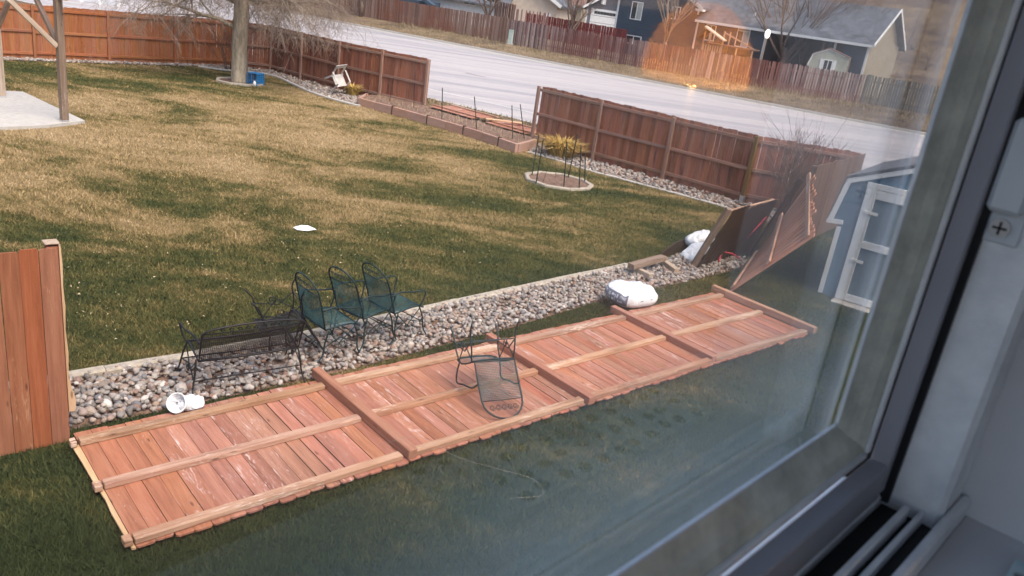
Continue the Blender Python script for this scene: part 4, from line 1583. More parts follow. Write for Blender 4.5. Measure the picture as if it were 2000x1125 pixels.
tb_ = G(467, 161)
TP = [Vector((0, 0, -0.05)), Vector((0.0, 0, 0.10)), Vector((-0.01, 0, 0.5)), Vector((-0.02, 0.0, 1.2)), Vector((0.02, 0.02, 2.1)), Vector((0.06, 0.03, 3.2)), Vector((0.1, 0.0, 4.6)), Vector((0.0, 0.1, 6.2))]
TR = [0.36, 0.31, 0.28, 0.265, 0.26, 0.245, 0.19, 0.11]
lr = random.Random(21)
limbs = [((-0.15, 0, 1.85), (-0.85, -0.25, 0.5), 3.0, 0.085), ((-0.1, 0.1, 2.7), (-0.9, 0.25, 0.2), 3.8, 0.09), ((0.2, 0.0, 3.0), (0.9, 0.3, 0.25), 2.9, 0.06), ((0.2, 0.1, 3.2), (0.8, -0.4, 0.3), 3.0, 0.07)]
for i in range(12):
    a = i * 2.05 + lr.uniform(-0.3, 0.3)
    limbs.append(((0.05, 0.02, 2.75 + 0.06 * i), (math.cos(a), math.sin(a), 0.12 + lr.uniform(0, 0.15)), lr.uniform(2.2, 3.4), 0.045))
for i in range(16):
    z = 3.1 + 2.9 * i / 16
    a = i * 2.4 + lr.uniform(-0.3, 0.3)
    limbs.append(((0.05, 0.02, z), (math.cos(a), math.sin(a), 0.30 + 0.05 * i), lr.uniform(2.4, 3.6) * (1 - 0.02 * i), 0.075 - 0.002 * i))
tree_thing('bare_tree', 'large bare tree with a thick pale trunk and drooping twigs by the blue crate', tb_, TP, TR, limbs, 5, 4, 0.42, (10, 9, 6), 0.62, BARK, TWIG)


def shrub(name, label, base, hgt, nst, spreadr, seed, mat=TWIGD, kids=(5, 4), maxlvl=3, group=None):
    rr = random.Random(seed)
    th = thing(name, label, 'shrub', base, group=group)
    tr = Tree(seed)
    for i in range(nst):
        a = rr.uniform(0, 6.28)
        d = Vector((math.cos(a) * spreadr * rr.uniform(0.3, 1), math.sin(a) * spreadr * rr.uniform(0.3, 1), 1))
        tr.branch(Vector((math.cos(a) * 0.06, math.sin(a) * 0.06, -0.02)), d, hgt * rr.uniform(0.7, 1.0), 0.012, 1, maxlvl, -0.1, kids, 0.35)
    if tr.limb.v:
        tr.limb.build('stems', mat, th)
    tr.twig.build('twigs', mat, th)
    return th


shrub('bare_shrub', 'bare twiggy shrub in front of the fence corner behind the leaning panels', G(1532, 425), 1.45, 30, 0.55, 31, maxlvl=4, kids=(4, 4, 3))
shrub('bare_shrub', 'low tangle of bare twigs in the shaded corner left of the tree trunk', G(445, 138), 1.6, 16, 0.55, 32, maxlvl=3, kids=(6, 4))
shrub('tall_dead_stems', 'tall thin dead stems rising above the fence near the corner', Vector((7.4, 21.0, 0.0)), 2.9, 7, 0.22, 33, maxlvl=2, kids=(2,))


def grass_clump(name, label, base, h, r, n, seed, group):
    rr = random.Random(seed)
    mb = MB()
    for i in range(n):
        a, q = rr.uniform(0, 6.28), r * math.sqrt(rr.random()) * 0.5
        p = Vector((math.cos(a) * q, math.sin(a) * q, 0))
        o = Vector((math.cos(a), math.sin(a), 0)) * rr.uniform(0.2, 1.0) * r
        w = Vector((-math.sin(a), math.cos(a), 0)) * rr.uniform(0.008, 0.016)
        hh = h * rr.uniform(0.6, 1.1)
        m = p + o * 0.35 + Vector((0, 0, hh * 0.7))
        t = p + o + Vector((0, 0, hh * rr.uniform(0.6, 0.95)))
        mb.add([p - w, p + w, m + w, m - w, t], [(0, 1, 2, 3), (3, 2, 4)])
    nt = dry_material('clump_blade_' + str(seed), (0.30, 0.20, 0.06), (0.55, 0.36, 0.11), (0.75, 0.56, 0.24), True)
    ob = mb.build(name, nt)
    ob.location = base
    tag(ob, label, 'grass clump', group)
    return ob


grass_clump('ornamental_grass', 'clump of golden ornamental grass at the fence by the round bed', G(1095, 306), 0.62, 0.72, 700, 41, 'golden ornamental grasses')
grass_clump('ornamental_grass', 'small golden grass clump beside the tipped white chair', G(688, 188), 0.5, 0.4, 300, 42, 'golden ornamental grasses')

# ------------------------------------------------------------------ pergola at the left edge
pa, pbk = G(126, 237, 0.07), G(4, 189, 0.07)
pg = thing('pergola', 'weathered wooden pergola with diagonal braces on the patio at left', 'pergola', pa)
d1 = (pbk - pa)
d1.z = 0
L1 = d1.length
u1 = d1 / L1
u2 = Vector((u1.y, -u1.x, 0))
if u2.y > 0:
    u2 = -u2
for q, m in ((Vector((0, 0, 0)), W_GREY), (u1 * L1, W_PALE), (u2 * 3.2, W_PALE), (u1 * L1 + u2 * 3.2, W_PALE)):
    stick('post', q, q + Vector((0, 0, 2.75)), 0.15, 0.15, m, pg, wdir=u1, ch=0.008)
    MB().box(-0.082, 0.082, -0.082, 0.082, 0.0, 0.035, 0.003).build('post_base', GALV, pg, frame(q, u1))
for q, d, m in ((Vector((0, 0, 0)), u1, W_GREY), (Vector((0, 0, 0)), u2, W_PALE), (u1 * L1, -u1, W_GREY), (u1 * L1, u2, W_PALE)):
    stick('brace', q + d * 0.08 + Vector((0, 0, 1.72)), q + d * 1.02 + Vector((0, 0, 2.66)), 0.10, 0.09, m, pg, wdir=u1.cross(Vector((0, 0, 1))) + Vector((0.01, 0, 0)))
for q in (Vector((0, 0, 0)), u2 * 3.2):
    stick('beam', q - u1 * 0.4 + Vector((0, 0, 2.85)), q + u1 * (L1 + 0.4) + Vector((0, 0, 2.85)), 0.19, 0.09, W_PALE, pg, wdir=(0, 0, 1))
for q in (Vector((0, 0, 0)), u1 * L1 * 0.5, u1 * L1):
    stick('rafter', q - u2 * 0.4 + Vector((0, 0, 3.02)), q + u2 * 3.6 + Vector((0, 0, 3.02)), 0.14, 0.045, W_PALE, pg, wdir=(0, 0, 1))

# ------------------------------------------------------------------ blue shed at the right
SHED = plain('blue_grey_siding', (0.105, 0.185, 0.27), 0.7, vary=0.12, nscale=3)
WTRIM = plain('white_trim_paint', (0.78, 0.79, 0.80), 0.5, vary=0.05)
SHPANEL = plain('shed_door_panel', (0.20, 0.26, 0.31), 0.6, vary=0.1, nscale=3)
SHING = plain('grey_shingle', (0.16, 0.16, 0.175), 0.9, vary=0.3, nscale=16, bstr=0.6)
S0 = Vector((5.536, 13.909, 0))
sdv = Vector((0.8361, -0.5486, 0))
MSH = frame(S0, sdv)              # local x along the front, y away from the photographer
shed = thing('garden_shed', 'blue grey gambrel shed with white trim and white door at right', 'shed', mat=MSH)
SW, SDP = 2.6, 2.8
out = [(0, 0.02), (SW, 0.02), (SW, 1.30), (SW + 0.10, 1.30), (SW - 0.14, 2.10), (SW / 2, 2.72), (0.14, 2.10), (-0.10, 1.30), (0, 1.30)]
MB().prism([(0, 0.02), (SW, 0.02), (SW, 1.32), (SW + 0.14, 1.32), (SW + 0.02, 2.08), (SW / 2, 2.68), (-0.02, 2.08), (-0.14, 1.32), (0, 1.32)], 0, SDP).build('walls', SHED, shed)
sid = MB()                        # vertical siding grooves as battens
for i in range(1, 13):
    x = SW * i / 13
    zt = 2.0
    sid.box(x - 0.006, x + 0.006, -0.006, 0.002, 0.03, zt)
sid.build('battens', SHED, shed)


def trim(pts, w, name='trim', y0=-0.03, y1=-0.002, par=shed, mat=WTRIM):
    for (a, b) in zip(pts[:-1], pts[1:]):
        a, b = Vector((a[0], 0, a[1])), Vector((b[0], 0, b[1]))
        d = (b - a).normalized()
        n = Vector((-d.z, 0, d.x)) * w
        mb = MB()
        q = [a, b, b + n, a + n]
        mb.add([(p.x, y0, p.z) for p in q] + [(p.x, y1, p.z) for p in q], [(3, 2, 1, 0), (4, 5, 6, 7), (0, 1, 5, 4), (1, 2, 6, 5), (2, 3, 7, 6), (3, 0, 4, 7)])
        mb.build(name, mat, par)


trim([(0.0, 1.28), (0.0, 0.03)], 0.075)
trim([(SW - 0.08, 1.28), (SW - 0.08, 0.03)], 0.08)
trim([(0.085, 1.33), (-0.19, 1.30)], -0.075, y0=-0.034)
trim([(-0.19, 1.32), (-0.05, 2.12)], -0.085, y0=-0.032)
trim([(-0.05, 2.13), (SW / 2, 2.70), (SW + 0.05, 2.13), (SW + 0.19, 1.32)], -0.085, y0=-0.036)
rf_ = MB()
rp = [(-0.20, 1.30), (-0.06, 2.13), (SW / 2, 2.72), (SW + 0.06, 2.13), (SW + 0.20, 1.30)]
rp2 = [(x, z + 0.05) for x, z in rp]
for i in range(4):
    a, b, c, d = rp[i], rp[i + 1], rp2[i + 1], rp2[i]
    rf_.add([(a[0], -0.045, a[1]), (b[0], -0.045, b[1]), (c[0], -0.045, c[1]), (d[0], -0.045, d[1]), (a[0], SDP + 0.1, a[1]), (b[0], SDP + 0.1, b[1]), (c[0], SDP + 0.1, c[1]), (d[0], SDP + 0.1, d[1])],
            [(0, 1, 2, 3), (7, 6, 5, 4), (3, 2, 6, 7), (0, 4, 5, 1), (0, 3, 7, 4), (1, 5, 6, 2)])
rf_.build('roof', SHING, shed)
DX0, DX1, DZ = 0.36, 1.30, 2.02
door = MB().box(DX0, DX1, -0.030, -0.008, 0.03, DZ, 0.003).build('door', SHPANEL, shed)
for (x0, x1, z0, z1) in ((DX0 - 0.05, DX0 + 0.13, 0.03, DZ + 0.04), (DX1 - 0.12, DX1 + 0.05, 0.03, DZ + 0.04)):
    MB().box(x0, x1, -0.052, -0.031, z0, z1, 0.003).build('door_stile', WTRIM, door)
for z0, z1 in ((0.032, 0.16), (1.02, 1.15), (DZ - 0.12, DZ + 0.038)):
    MB().box(DX0 + 0.132, DX1 - 0.122, -0.050, -0.031, z0, z1, 0.003).build('door_rail', WTRIM, door)
MB().box(DX0 - 0.06, DX1 + 0.06, -0.050, -0.012, DZ + 0.045, DZ + 0.14, 0.003).build('door_head', WTRIM, shed)
for z in (0.75, 1.62):
    MB().box(DX0 + 0.02, DX0 + 0.24, -0.064, -0.053, z, z + 0.055, 0.004).build('hinge', WHITEP, door)
MB().box(0.3, SW + 0.1, -0.30, SDP, -0.02, 0.018, 0.004).build('shed_pad', CONC, shed)

# ------------------------------------------------------------------ across the road
def far_wood(name, c1, c2, c3, foot=None):
    nt = NT(name)
    geo = nt.n('ShaderNodeNewGeometry')
    mp = nt.n('ShaderNodeMapping')
    mp.inputs['Scale'].default_value = (2.5, 2.5, 0.6)
    nt.l(geo.outputs['Position'], mp.inputs[0])
    f = nt.noise(mp.outputs[0], 1.0, 5, 0.65)
    k = nt.math('ADD', nt.math('MULTIPLY', geo.outputs['Random Per Island'], 0.6), nt.math('MULTIPLY', f, 0.45))
    col = nt.ramp(k, [(0.15, c1), (0.5, c2), (0.92, c3)])
    if foot:
        big = nt.noise(geo.outputs['Position'], 0.22, 3, 0.5)
        col = nt.mix(nt.ramp(big, [(0.42, 0.0), (0.6, 0.8)]), col, foot)
    nt.bsdf(col, 0.9, spec=0.1)
    return nt.m


FW1 = far_wood('far_brown_wood', (0.13, 0.075, 0.055), (0.225, 0.135, 0.105), (0.34, 0.235, 0.20), (0.22, 0.085, 0.055))
FW2 = far_wood('far_purple_wood', (0.07, 0.05, 0.055), (0.20, 0.135, 0.13), (0.46, 0.37, 0.35), (0.17, 0.06, 0.05))
FW3 = far_wood('far_olive_wood', (0.12, 0.105, 0.08), (0.21, 0.185, 0.145), (0.34, 0.31, 0.26))
FW4 = far_wood('far_red_wood', (0.14, 0.022, 0.022), (0.22, 0.04, 0.035), (0.30, 0.07, 0.055))


def far_fence(name, label, pts, h, mat, pw=0.14, gap=0.02, post_every=2.44, gapchance=0.0, group='fences across the road', seed=1):
    rr = random.Random(seed)
    th = thing(name, label, 'fence', pts[0], group=group)
    o = Vector(pts[0])
    mb = MB()
    posts = []
    for a, b in zip(pts[:-1], pts[1:]):
        d = (b - a)
        L = math.hypot(d.x, d.y)
        n = int(L / (pw + gap))
        u = Vector((d.x, d.y, 0)) / L
        M = frame(Vector((0, 0, 0)), u)
        for i in range(n):
            if rr.random() < gapchance:
                continue
            p = a.lerp(b, (i + 0.5) / n)
            z = float(height(p.x, p.y))
            hh = h + rr.uniform(-0.03, 0.03)
            w = pw * rr.uniform(0.85, 1.0)
            m = Matrix.Translation((p.x - o.x, p.y - o.y, z - o.z)) @ M @ Matrix.Rotation(rr.uniform(-0.02, 0.02), 4, 'Y')
            c = 0.03
            poly = [(-w / 2, 0), (w / 2, 0), (w / 2, hh - c), (w / 2 - c, hh), (-w / 2 + c, hh), (-w / 2, hh - c)]
            vs = [m @ Vector((x, -0.01, zz)) for x, zz in poly] + [m @ Vector((x, 0.01, zz)) for x, zz in poly]
            k = 6
            mb.add(vs, [tuple(range(k)), tuple(range(2 * k - 1, k - 1, -1))] + [(i_, i_ + k, (i_ + 1) % k + k, (i_ + 1) % k) for i_ in range(k)])
        k = int(L / post_every) + 1
        for i in range(k):
            p = a.lerp(b, min(1, i * post_every / L))
            posts.append((p, M))
        for z in (0.35, 1.45):
            za, zb = float(height(a.x, a.y)), float(height(b.x, b.y))
            stick('rail', (a.x - o.x + M[0][1] * 0.035, a.y - o.y + M[1][1] * 0.035, za - o.z + z), (b.x - o.x + M[0][1] * 0.035, b.y - o.y + M[1][1] * 0.035, zb - o.z + z), 0.09, 0.04, mat, th, wdir=(0, 0, 1))
    kind(mb.build('pickets', mat, th), 'stuff')
    key = ('farpost', mat.name, h)
    _stick[key] = MB().box(-0.045, 0.045, -0.045, 0.045, -0.1, h - 0.04).mesh('post', mat)
    for p, M in posts:
        z = float(height(p.x, p.y))
        link('post', _stick[key], th, None, Matrix.Translation((p.x - o.x + M[0][1] * 0.07, p.y - o.y + M[1][1] * 0.07, z - o.z)) @ M)
    return th


def onland(p):
    return Vector((p.x, p.y, float(height(p.x, p.y))))


FA = [onland(G(430, -18, 0.6)), onland(G(700, 30, 0.6)), onland(G(989, 83, 0.6))]
FB = [onland(G(993, 85, 0.6)), onland(G(1240, 130, 0.6)), onland(G(1480, 171, 0.6)), onland(G(1676, 201, 0.6))]
FC = [onland(G(1679, 200, 0.6)), onland(G(1990, 258, 0.6))]
far_fence('roadside_fence', 'brown board fence across the road left of the green box', FA, 1.85, FW1, gap=0.012, seed=3)
far_fence('roadside_fence', 'purplish gappy board fence across the road before the blue house', FB, 1.85, FW2, gap=0.035, gapchance=0.02, seed=4)
far_fence('roadside_fence', 'olive grey board fence at the far right beyond the sage shed', FC, 1.85, FW3, gap=0.03, seed=5)


class Facade:
    """a vertical plane standing on the land; photo positions map to x along it and z above its foot"""

    def __init__(self, p, ang, z0=None):
        self.z0 = float(height(p[0], p[1])) if z0 is None else z0
        self.o = Vector((p[0], p[1], self.z0))
        self.d = Vector((math.cos(ang), math.sin(ang), 0))
        self.M = frame(self.o, self.d)
        self.n = Vector((-self.d.y, self.d.x, 0))

    def U(self, px, py):
        d = ray(px, py)
        t = (self.o - CAMV).dot(self.n) / d.dot(self.n)
        q = CAMV + d * t
        return (q - self.o).dot(self.d), q.z - self.z0


def siding(name, col, lap=5.5):
    nt = NT(name)
    v = coords(nt, rnd=False)
    sep = nt.n('ShaderNodeSeparateXYZ')
    nt.l(v, sep.inputs[0])
    saw = nt.math('FRACT', nt.math('MULTIPLY', sep.outputs[2], lap))
    f = nt.noise(v, 2.0, 4, 0.6)
    c = nt.ramp(f, [(0.3, tuple(k * 0.85 for k in col)), (0.7, tuple(min(1, k * 1.12) for k in col))])
    nt.bsdf(c, 0.7, spec=0.3, bump=saw, bstr=0.6, bdist=0.02)
    return nt.m


BLUESID = siding('navy_siding', (0.052, 0.080, 0.118))
GREYSID = siding('grey_siding', (0.16, 0.17, 0.20))
CREAM = siding('cream_siding', (0.62, 0.52, 0.43))
SAGE = siding('sage_siding', (0.46, 0.47, 0.40))
TAN = siding('tan_siding', (0.33, 0.28, 0.21))
ROOFB = plain('slate_shingle', (0.115, 0.125, 0.15), 0.9, vary=0.35, nscale=2.2, bstr=0.6)
ROOFBR = plain('brown_shingle', (0.20, 0.12, 0.10), 0.9, vary=0.3, nscale=3, bstr=0.6)
GLASSD = plain('dark_window_pane', (0.045, 0.05, 0.06), 0.08, spec=0.8, vary=0.2, nscale=1.2, bstr=0.0)
BLIND = plain('pale_window_blind', (0.42, 0.46, 0.44), 0.5, vary=0.1)
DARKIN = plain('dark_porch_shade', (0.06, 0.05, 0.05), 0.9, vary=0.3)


def window(par, F, x0, x1, z0, z1, y=-0.02, mull=True, pane2=None, arch=0.0):
    w = MB()
    t = 0.07
    w.box(x0, x0 + t, y - 0.05, y, z0, z1)
    w.box(x1 - t, x1, y - 0.05, y, z0, z1)
    w.box(x0 + t, x1 - t, y - 0.048, y, z0, z0 + t)
    w.box(x0 + t, x1 - t, y - 0.048, y, z1 - t, z1)
    if mull:
        w.box((x0 + x1) / 2 - 0.03, (x0 + x1) / 2 + 0.03, y - 0.045, y, z0 + t, z1 - t)
    if arch > 0:
        cx, r = (x0 + x1) / 2, (x1 - x0) / 2 - 0.03
        w.tube([Vector((cx + r * math.cos(a), y - 0.025, z1 + arch * math.sin(a))) for a in np.linspace(0, math.pi, 13)], 0.035, 5)
    f = w.build('window', WTRIM, par)
    xm = (x0 + x1) / 2
    MB().box(x0 + t, xm - 0.03 if mull else x1 - t, y - 0.02, y - 0.002, z0 + t, z1 - t).build('pane', GLASSD, f)
    if mull:
        MB().box(xm + 0.03, x1 - t, y - 0.02, y - 0.002, z0 + t, z1 - t).build('pane', pane2 or GLASSD, f)
    if arch > 0:
        poly = [(cx + r * math.cos(a), z1 + arch * math.sin(a)) for a in np.linspace(0, math.pi, 13)]
        MB().prism(poly, y - 0.02, y - 0.003).build('pane', BLIND, f)
    return f


def gable_roof(par, x0, x1, y0, y1, ze, zp, mat, axis='x', over=0.45, th=0.16, name='roof'):
    """ridge along axis"""
    mb = MB()
    if axis == 'x':
        ym = (y0 + y1) / 2
        sl = (zp - ze) / (ym - y0)
        for (ya, yb, sgn) in ((y0 - over, ym, 1), (y1 + over, ym, -1)):
            zlo = ze - sl * over
            vs = [(x0 - over, ya, zlo), (x1 + over, ya, zlo), (x1 + over, yb, zp), (x0 - over, yb, zp)]
            mb.add(vs + [(x, y, z + th) for x, y, z in vs], [(0, 1, 2, 3), (7, 6, 5, 4), (0, 4, 5, 1), (1, 5, 6, 2), (2, 6, 7, 3), (3, 7, 4, 0)])
    else:
        xm = (x0 + x1) / 2
        sl = (zp - ze) / (xm - x0)
        for (xa, xb) in ((x0 - over, xm), (x1 + over, xm)):
            zlo = ze - sl * over
            vs = [(xa, y0 - over, zlo), (xb, y0 - over, zp), (xb, y1 + over, zp), (xa, y1 + over, zlo)]
            mb.add(vs + [(x, y, z + th) for x, y, z in vs], [(0, 1, 2, 3), (7, 6, 5, 4), (0, 4, 5, 1), (1, 5, 6, 2), (2, 6, 7, 3), (3, 7, 4, 0)])
    return mb.build(name, mat, par)


# --- the dark blue house
HF = Facade((9.6, 70.4), math.radians(-36))
U = HF.U
house = thing('blue_house', 'dark blue house with slate roof, white windows and covered patio across the road', 'house', mat=HF.M)
xl, xm_, xr = U(1196, 75)[0], U(1358, 60)[0], U(1694, 100)[0]
ze2 = U(1377, 12)[1] - 0.05          # upper block eaves
ze1 = U(1500, 56)[1]                 # long low eaves
HD = 8.0
MB().prism([(xl, 0), (xm_, 0), (xm_, ze2), ((xl + xm_) / 2, ze2 + 1.9), (xl, ze2)], 0, HD).build('upper_wall', BLUESID, house)
gable_roof(house, xl, xm_, 0.0, HD, ze2, ze2 + 1.95, ROOFB, 'y', 0.5)
for a, b in (((xl - 0.5, ze2 - 0.25), ((xl + xm_) / 2, ze2 + 1.95)), ((xm_ + 0.5, ze2 - 0.25), ((xl + xm_) / 2, ze2 + 1.95))):
    stick('fascia', (a[0], -0.53, a[1] + 0.05), (b[0], -0.53, b[1] + 0.05), 0.24, 0.05, WTRIM, house, wdir=(0, 0, 1))
MB().box(xm_ - 0.1, xm_ + 0.55, -0.56, -0.05, ze2 - 0.38, ze2 - 0.22).build('soffit_return', WTRIM, house)
MB().box(xl - 0.03, xl + 0.14, -0.05, 0.0, 0, ze2).build('corner_board', WTRIM, house)
MB().box(xm_ - 0.12, xm_ + 0.02, -0.05, 0.0, ze1 + 0.3, ze2).build('corner_board', WTRIM, house)
# long right wing
xp0, xp1 = U(1492, 100)[0], U(1645, 105)[0]
MB().box(xm_ + 0.01, xp0, 0.02, HD, 0, ze1).build('wing_wall', BLUESID, house)
MB().box(xp1, xr, 0.02, HD, 0, ze1).build('wing_wall', BLUESID, house)
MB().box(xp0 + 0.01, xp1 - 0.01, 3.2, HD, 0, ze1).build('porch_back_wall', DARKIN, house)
zp1 = ze1 + 2.5
gable_roof(house, xm_ + 0.5, xr, 0.0, HD, ze1 + 0.05, zp1, ROOFB, 'x', 0.45)
MB().prism([(0, 0), (HD, 0), (HD / 2, zp1 - ze1 - 0.1)], 0, 0.1).build('gable_wall', TAN, house, Matrix(((0, 1, 0, xr - 0.08), (1, 0, 0, 0.02), (0, 0, 1, ze1 + 0.002), (0, 0, 0, 1))))
MB().box(xr + 0.002, xr + 0.09, 0.05, HD, 0, ze1 + 0.1).build('end_wall', TAN, house)
MB().box(xr - 0.04, xr + 0.12, -0.04, 0.045, 0, ze1).build('corner_board', WTRIM, house)
for sg in (1, -1):
    y0 = -0.5 if sg > 0 else HD + 0.5
    stick('rake_board', (xr + 0.5, y0, ze1 - 0.12), (xr + 0.5, HD / 2, zp1 + 0.1), 0.22, 0.05, WTRIM, house, wdir=(0, 0, 1))
MB().box(xm_ + 0.05, xr + 0.45, -0.53, -0.47, ze1 - 0.27, ze1 - 0.08).build('gutter', WTRIM, house)
for x in (xm_ + 0.12, xp0 - 0.1):
    MB().box(x - 0.06, x + 0.06, -0.12, -0.02, 0, ze1 - 0.15).build('downpipe', WTRIM, house)
for px in (1605, 1628):
    x = U(px, 100)[0]
    MB().box(x - 0.07, x + 0.07, 0.0, 0.14, 0, ze1).build('porch_post', W_GREY if px == 1605 else WTRIM, house)
for (ax_, ay_, bx, by, p2) in ((1230, 37, 1258, 5, BLIND), (1310, 37, 1331, 14, None)):
    x0, z0 = U(ax_, ay_)
    x1, z1 = U(bx, by)
    window(house, HF, x0, x1, z0, z1, y=-0.01, pane2=p2)
x0, x1 = U(1222, 75)[0], U(1253, 75)[0]
window(house, HF, x0, x1, U(1236, 86)[1], U(1236, 69)[1], y=-0.01)
x0, x1 = U(1376, 70)[0], U(1396, 70)[0]
window(house, HF, x0, x1, U(1386, 80)[1], U(1386, 48)[1], y=0.01)
x0, z0 = U(1434, 90)
x1, z1 = U(1466, 62)
window(house, HF, x0, x1, z0, z1, y=0.01, arch=0.48, pane2=BLIND)
q = U(1462, 37)
MB().tube([(q[0], 1.0, ze1 + 0.4), (q[0], 1.0, ze1 + 1.05)], 0.09, 8).build('roof_vent', WTRIM, house)
# lit globe lamp at the wing corner
lm = thing('globe_lamp', 'white lit globe lamp on a post at the blue house corner', 'lamp')
p = HF.M @ Vector((U(1503, 100)[0], -1.2, 0))
lm.location = (p.x, p.y, HF.z0)
zt = U(1500, 66)[1] - 0.1
MB().tube([(0, 0, 0), (0, 0, zt - 0.1)], 0.05, 8).build('lamp_post', W_PALE, lm)
bm = bmesh.new()
bmesh.ops.create_icosphere(bm, subdivisions=3, radius=0.27)
me = bpy.data.meshes.new('globe')
bm.to_mesh(me)
bm.free()
g = link('globe', me, lm, emit('globe_glow', (1.0, 0.95, 0.88), 1.6), Matrix.Translation((0, 0, zt + 0.1)) @ Matrix.Diagonal((0.75, 0.75, 1.25, 1)))

# play tower with slide in front of the house
PF = Facade((11.2, 66.5), math.radians(-30))
UU = PF.U
ply = thing('play_tower', 'wooden play tower with a pale slide in the yard of the blue house', 'playset', mat=PF.M)
x0, x1 = UU(1372, 90)[0], UU(1410, 90)[0]
zt = UU(1390, 84)[1]
for x in (x0, x1):
    for y in (0, 1.4):
        stick('post', (x, y, 0), (x, y, zt + 1.0), 0.1, 0.1, W_PALE, ply)
MB().box(x0 - 0.1, x1 + 2.6, -0.05, 1.45, zt - 0.1, zt, 0.01).build('deck', W_GREY, ply)
for i in range(8):
    x = x0 + (x1 - x0) * (i + 0.5) / 8
    MB().box(x - 0.05, x + 0.05, -0.07, -0.052, zt - 1.2, zt - 0.15).build('slat', W_PALE, ply)
a, b = UU(1382, 52), UU(1419, 80)
stick('slide', (a[0], -0.3, a[1]), (b[0], -0.35, b[1]), 0.1, 0.75, plain('tan_slide', (0.60, 0.55, 0.45), 0.5), ply, wdir=(0, 0, 1))
a, b = UU(1384, 55), UU(1364, 74)
stick('roof_slope', (a[0], 0.5, a[1]), (b[0], 0.5, b[1]), 0.08, 1.4, W_DARK, ply, wdir=(0, 0, 1))
stick('beam', (x1, -0.02, zt + 0.9), (x1 + 2.6, -0.02, zt - 0.02), 0.09, 0.09, W_PALE, ply)
for x in (x1 + 2.45, x1 + 1.2):
    stick('post', (x, -0.02, 0), (x, -0.02, zt - 0.1), 0.1, 0.1, W_PALE, ply)

# --- grey house with garage
GF = Facade((10.5, 92.0), math.radians(-10))
U = GF.U
gh = thing('grey_house', 'grey gabled garage with a wide white door left of the blue house', 'house', mat=GF.M)
x0, x1 = U(1143, 40)[0], U(1206, 40)[0] + 1.5
ze = U(1143, 12)[1]
MB().prism([(x0, -1), (x1, -1), (x1, ze), ((x0 + x1) / 2, ze + 1.7), (x0, ze)], 0, 8).build('wall', GREYSID, gh)
gable_roof(gh, x0, x1, 0, 8, ze, ze + 1.75, ROOFB, 'y', 0.5)
for s in (-1, 1):
    xe = (x0 if s < 0 else x1) + s * 0.5
    stick('fascia', (xe, -0.53, ze - 0.2), ((x0 + x1) / 2, -0.53, ze + 1.8), 0.24, 0.05, WTRIM, gh, wdir=(0, 0, 1))
a, b = U(1150, 52), U(1202, 22)
gd = MB().box(a[0], b[0] + 0.6, -0.05, -0.004, a[1] - 0.9, b[1]).build('garage_door', WTRIM, gh)
for i in range(8):
    x = a[0] + 0.35 + (b[0] + 0.1 - a[0]) * i / 8
    MB().box(x, x + 0.32, -0.062, -0.051, b[1] - 0.55, b[1] - 0.25).build('pane', GLASSD, gd)
nz = (b[1] - a[1] + 0.9) / 4
for i in range(1, 4):
    MB().box(a[0] + 0.03, b[0] + 0.57, -0.058, -0.051, a[1] - 0.9 + nz * i - 0.02, a[1] - 0.9 + nz * i + 0.02).build('panel_joint', GREYSID, gd)
vt = U(1179, 3)
MB().tube([(vt[0], -0.06, vt[1] - 0.3), (vt[0], -0.06, vt[1] + 0.25)], 0.28, 10).build('gable_vent', WTRIM, gh)
MB().box(x0 - 0.03, x0 + 0.14, -0.04, 0.0, -1, ze - 0.2).build('corner_board', WTRIM, gh)

# --- cream house
CF = Facade((0.5, 84.0), math.radians(-12))
U = CF.U
ch = thing('cream_house', 'cream gabled house behind the fences at the top centre', 'house', mat=CF.M)
x0, x1 = U(975, 30)[0], U(1086, 30)[0]
ze = U(1090, 10)[1]
MB().prism([(x0 - 2, -1), (x1, -1), (x1, ze), (x1 - 5.5, ze + 3.2), (x0 - 2, ze + 3.2)], 0, 8).build('wall', CREAM, ch)
MB().prism([(x1 + 0.5, ze - 0.3), (x1 + 0.55, ze - 0.05), (x1 - 5.5, ze + 3.5), (x1 - 5.6, ze + 3.25)], -0.5, 8).build('roof', ROOFB, ch)
stick('fascia', (x1 + 0.5, -0.53, ze - 0.16), (x1 - 5.5, -0.53, ze + 3.36), 0.3, 0.05, WTRIM, ch, wdir=(0, 0, 1))
a, b = U(1066, 36), U(1076, 27)
MB().box(a[0], b[0], -0.05, -0.002, a[1], b[1]).build('vent_box', WTRIM, ch)
# --- tan house far behind
TF = Facade((6.5, 104.0), math.radians(-10))
U = TF.U
tn = thing('tan_house', 'small tan house with brown roof between the cream and grey houses', 'house', mat=TF.M)
x0, x1 = U(1096, 20)[0], U(1136, 20)[0]
zz = U(1115, 6)[1]
MB().box(x0, x1, 0, 6, -1, zz).build('wall', TAN, tn)
gable_roof(tn, x0, x1, 0, 6, zz, zz + 2.0, ROOFBR, 'x', 0.4)
window(tn, TF, x0 + 0.6, x0 + 1.8, zz - 1.6, zz - 0.5)
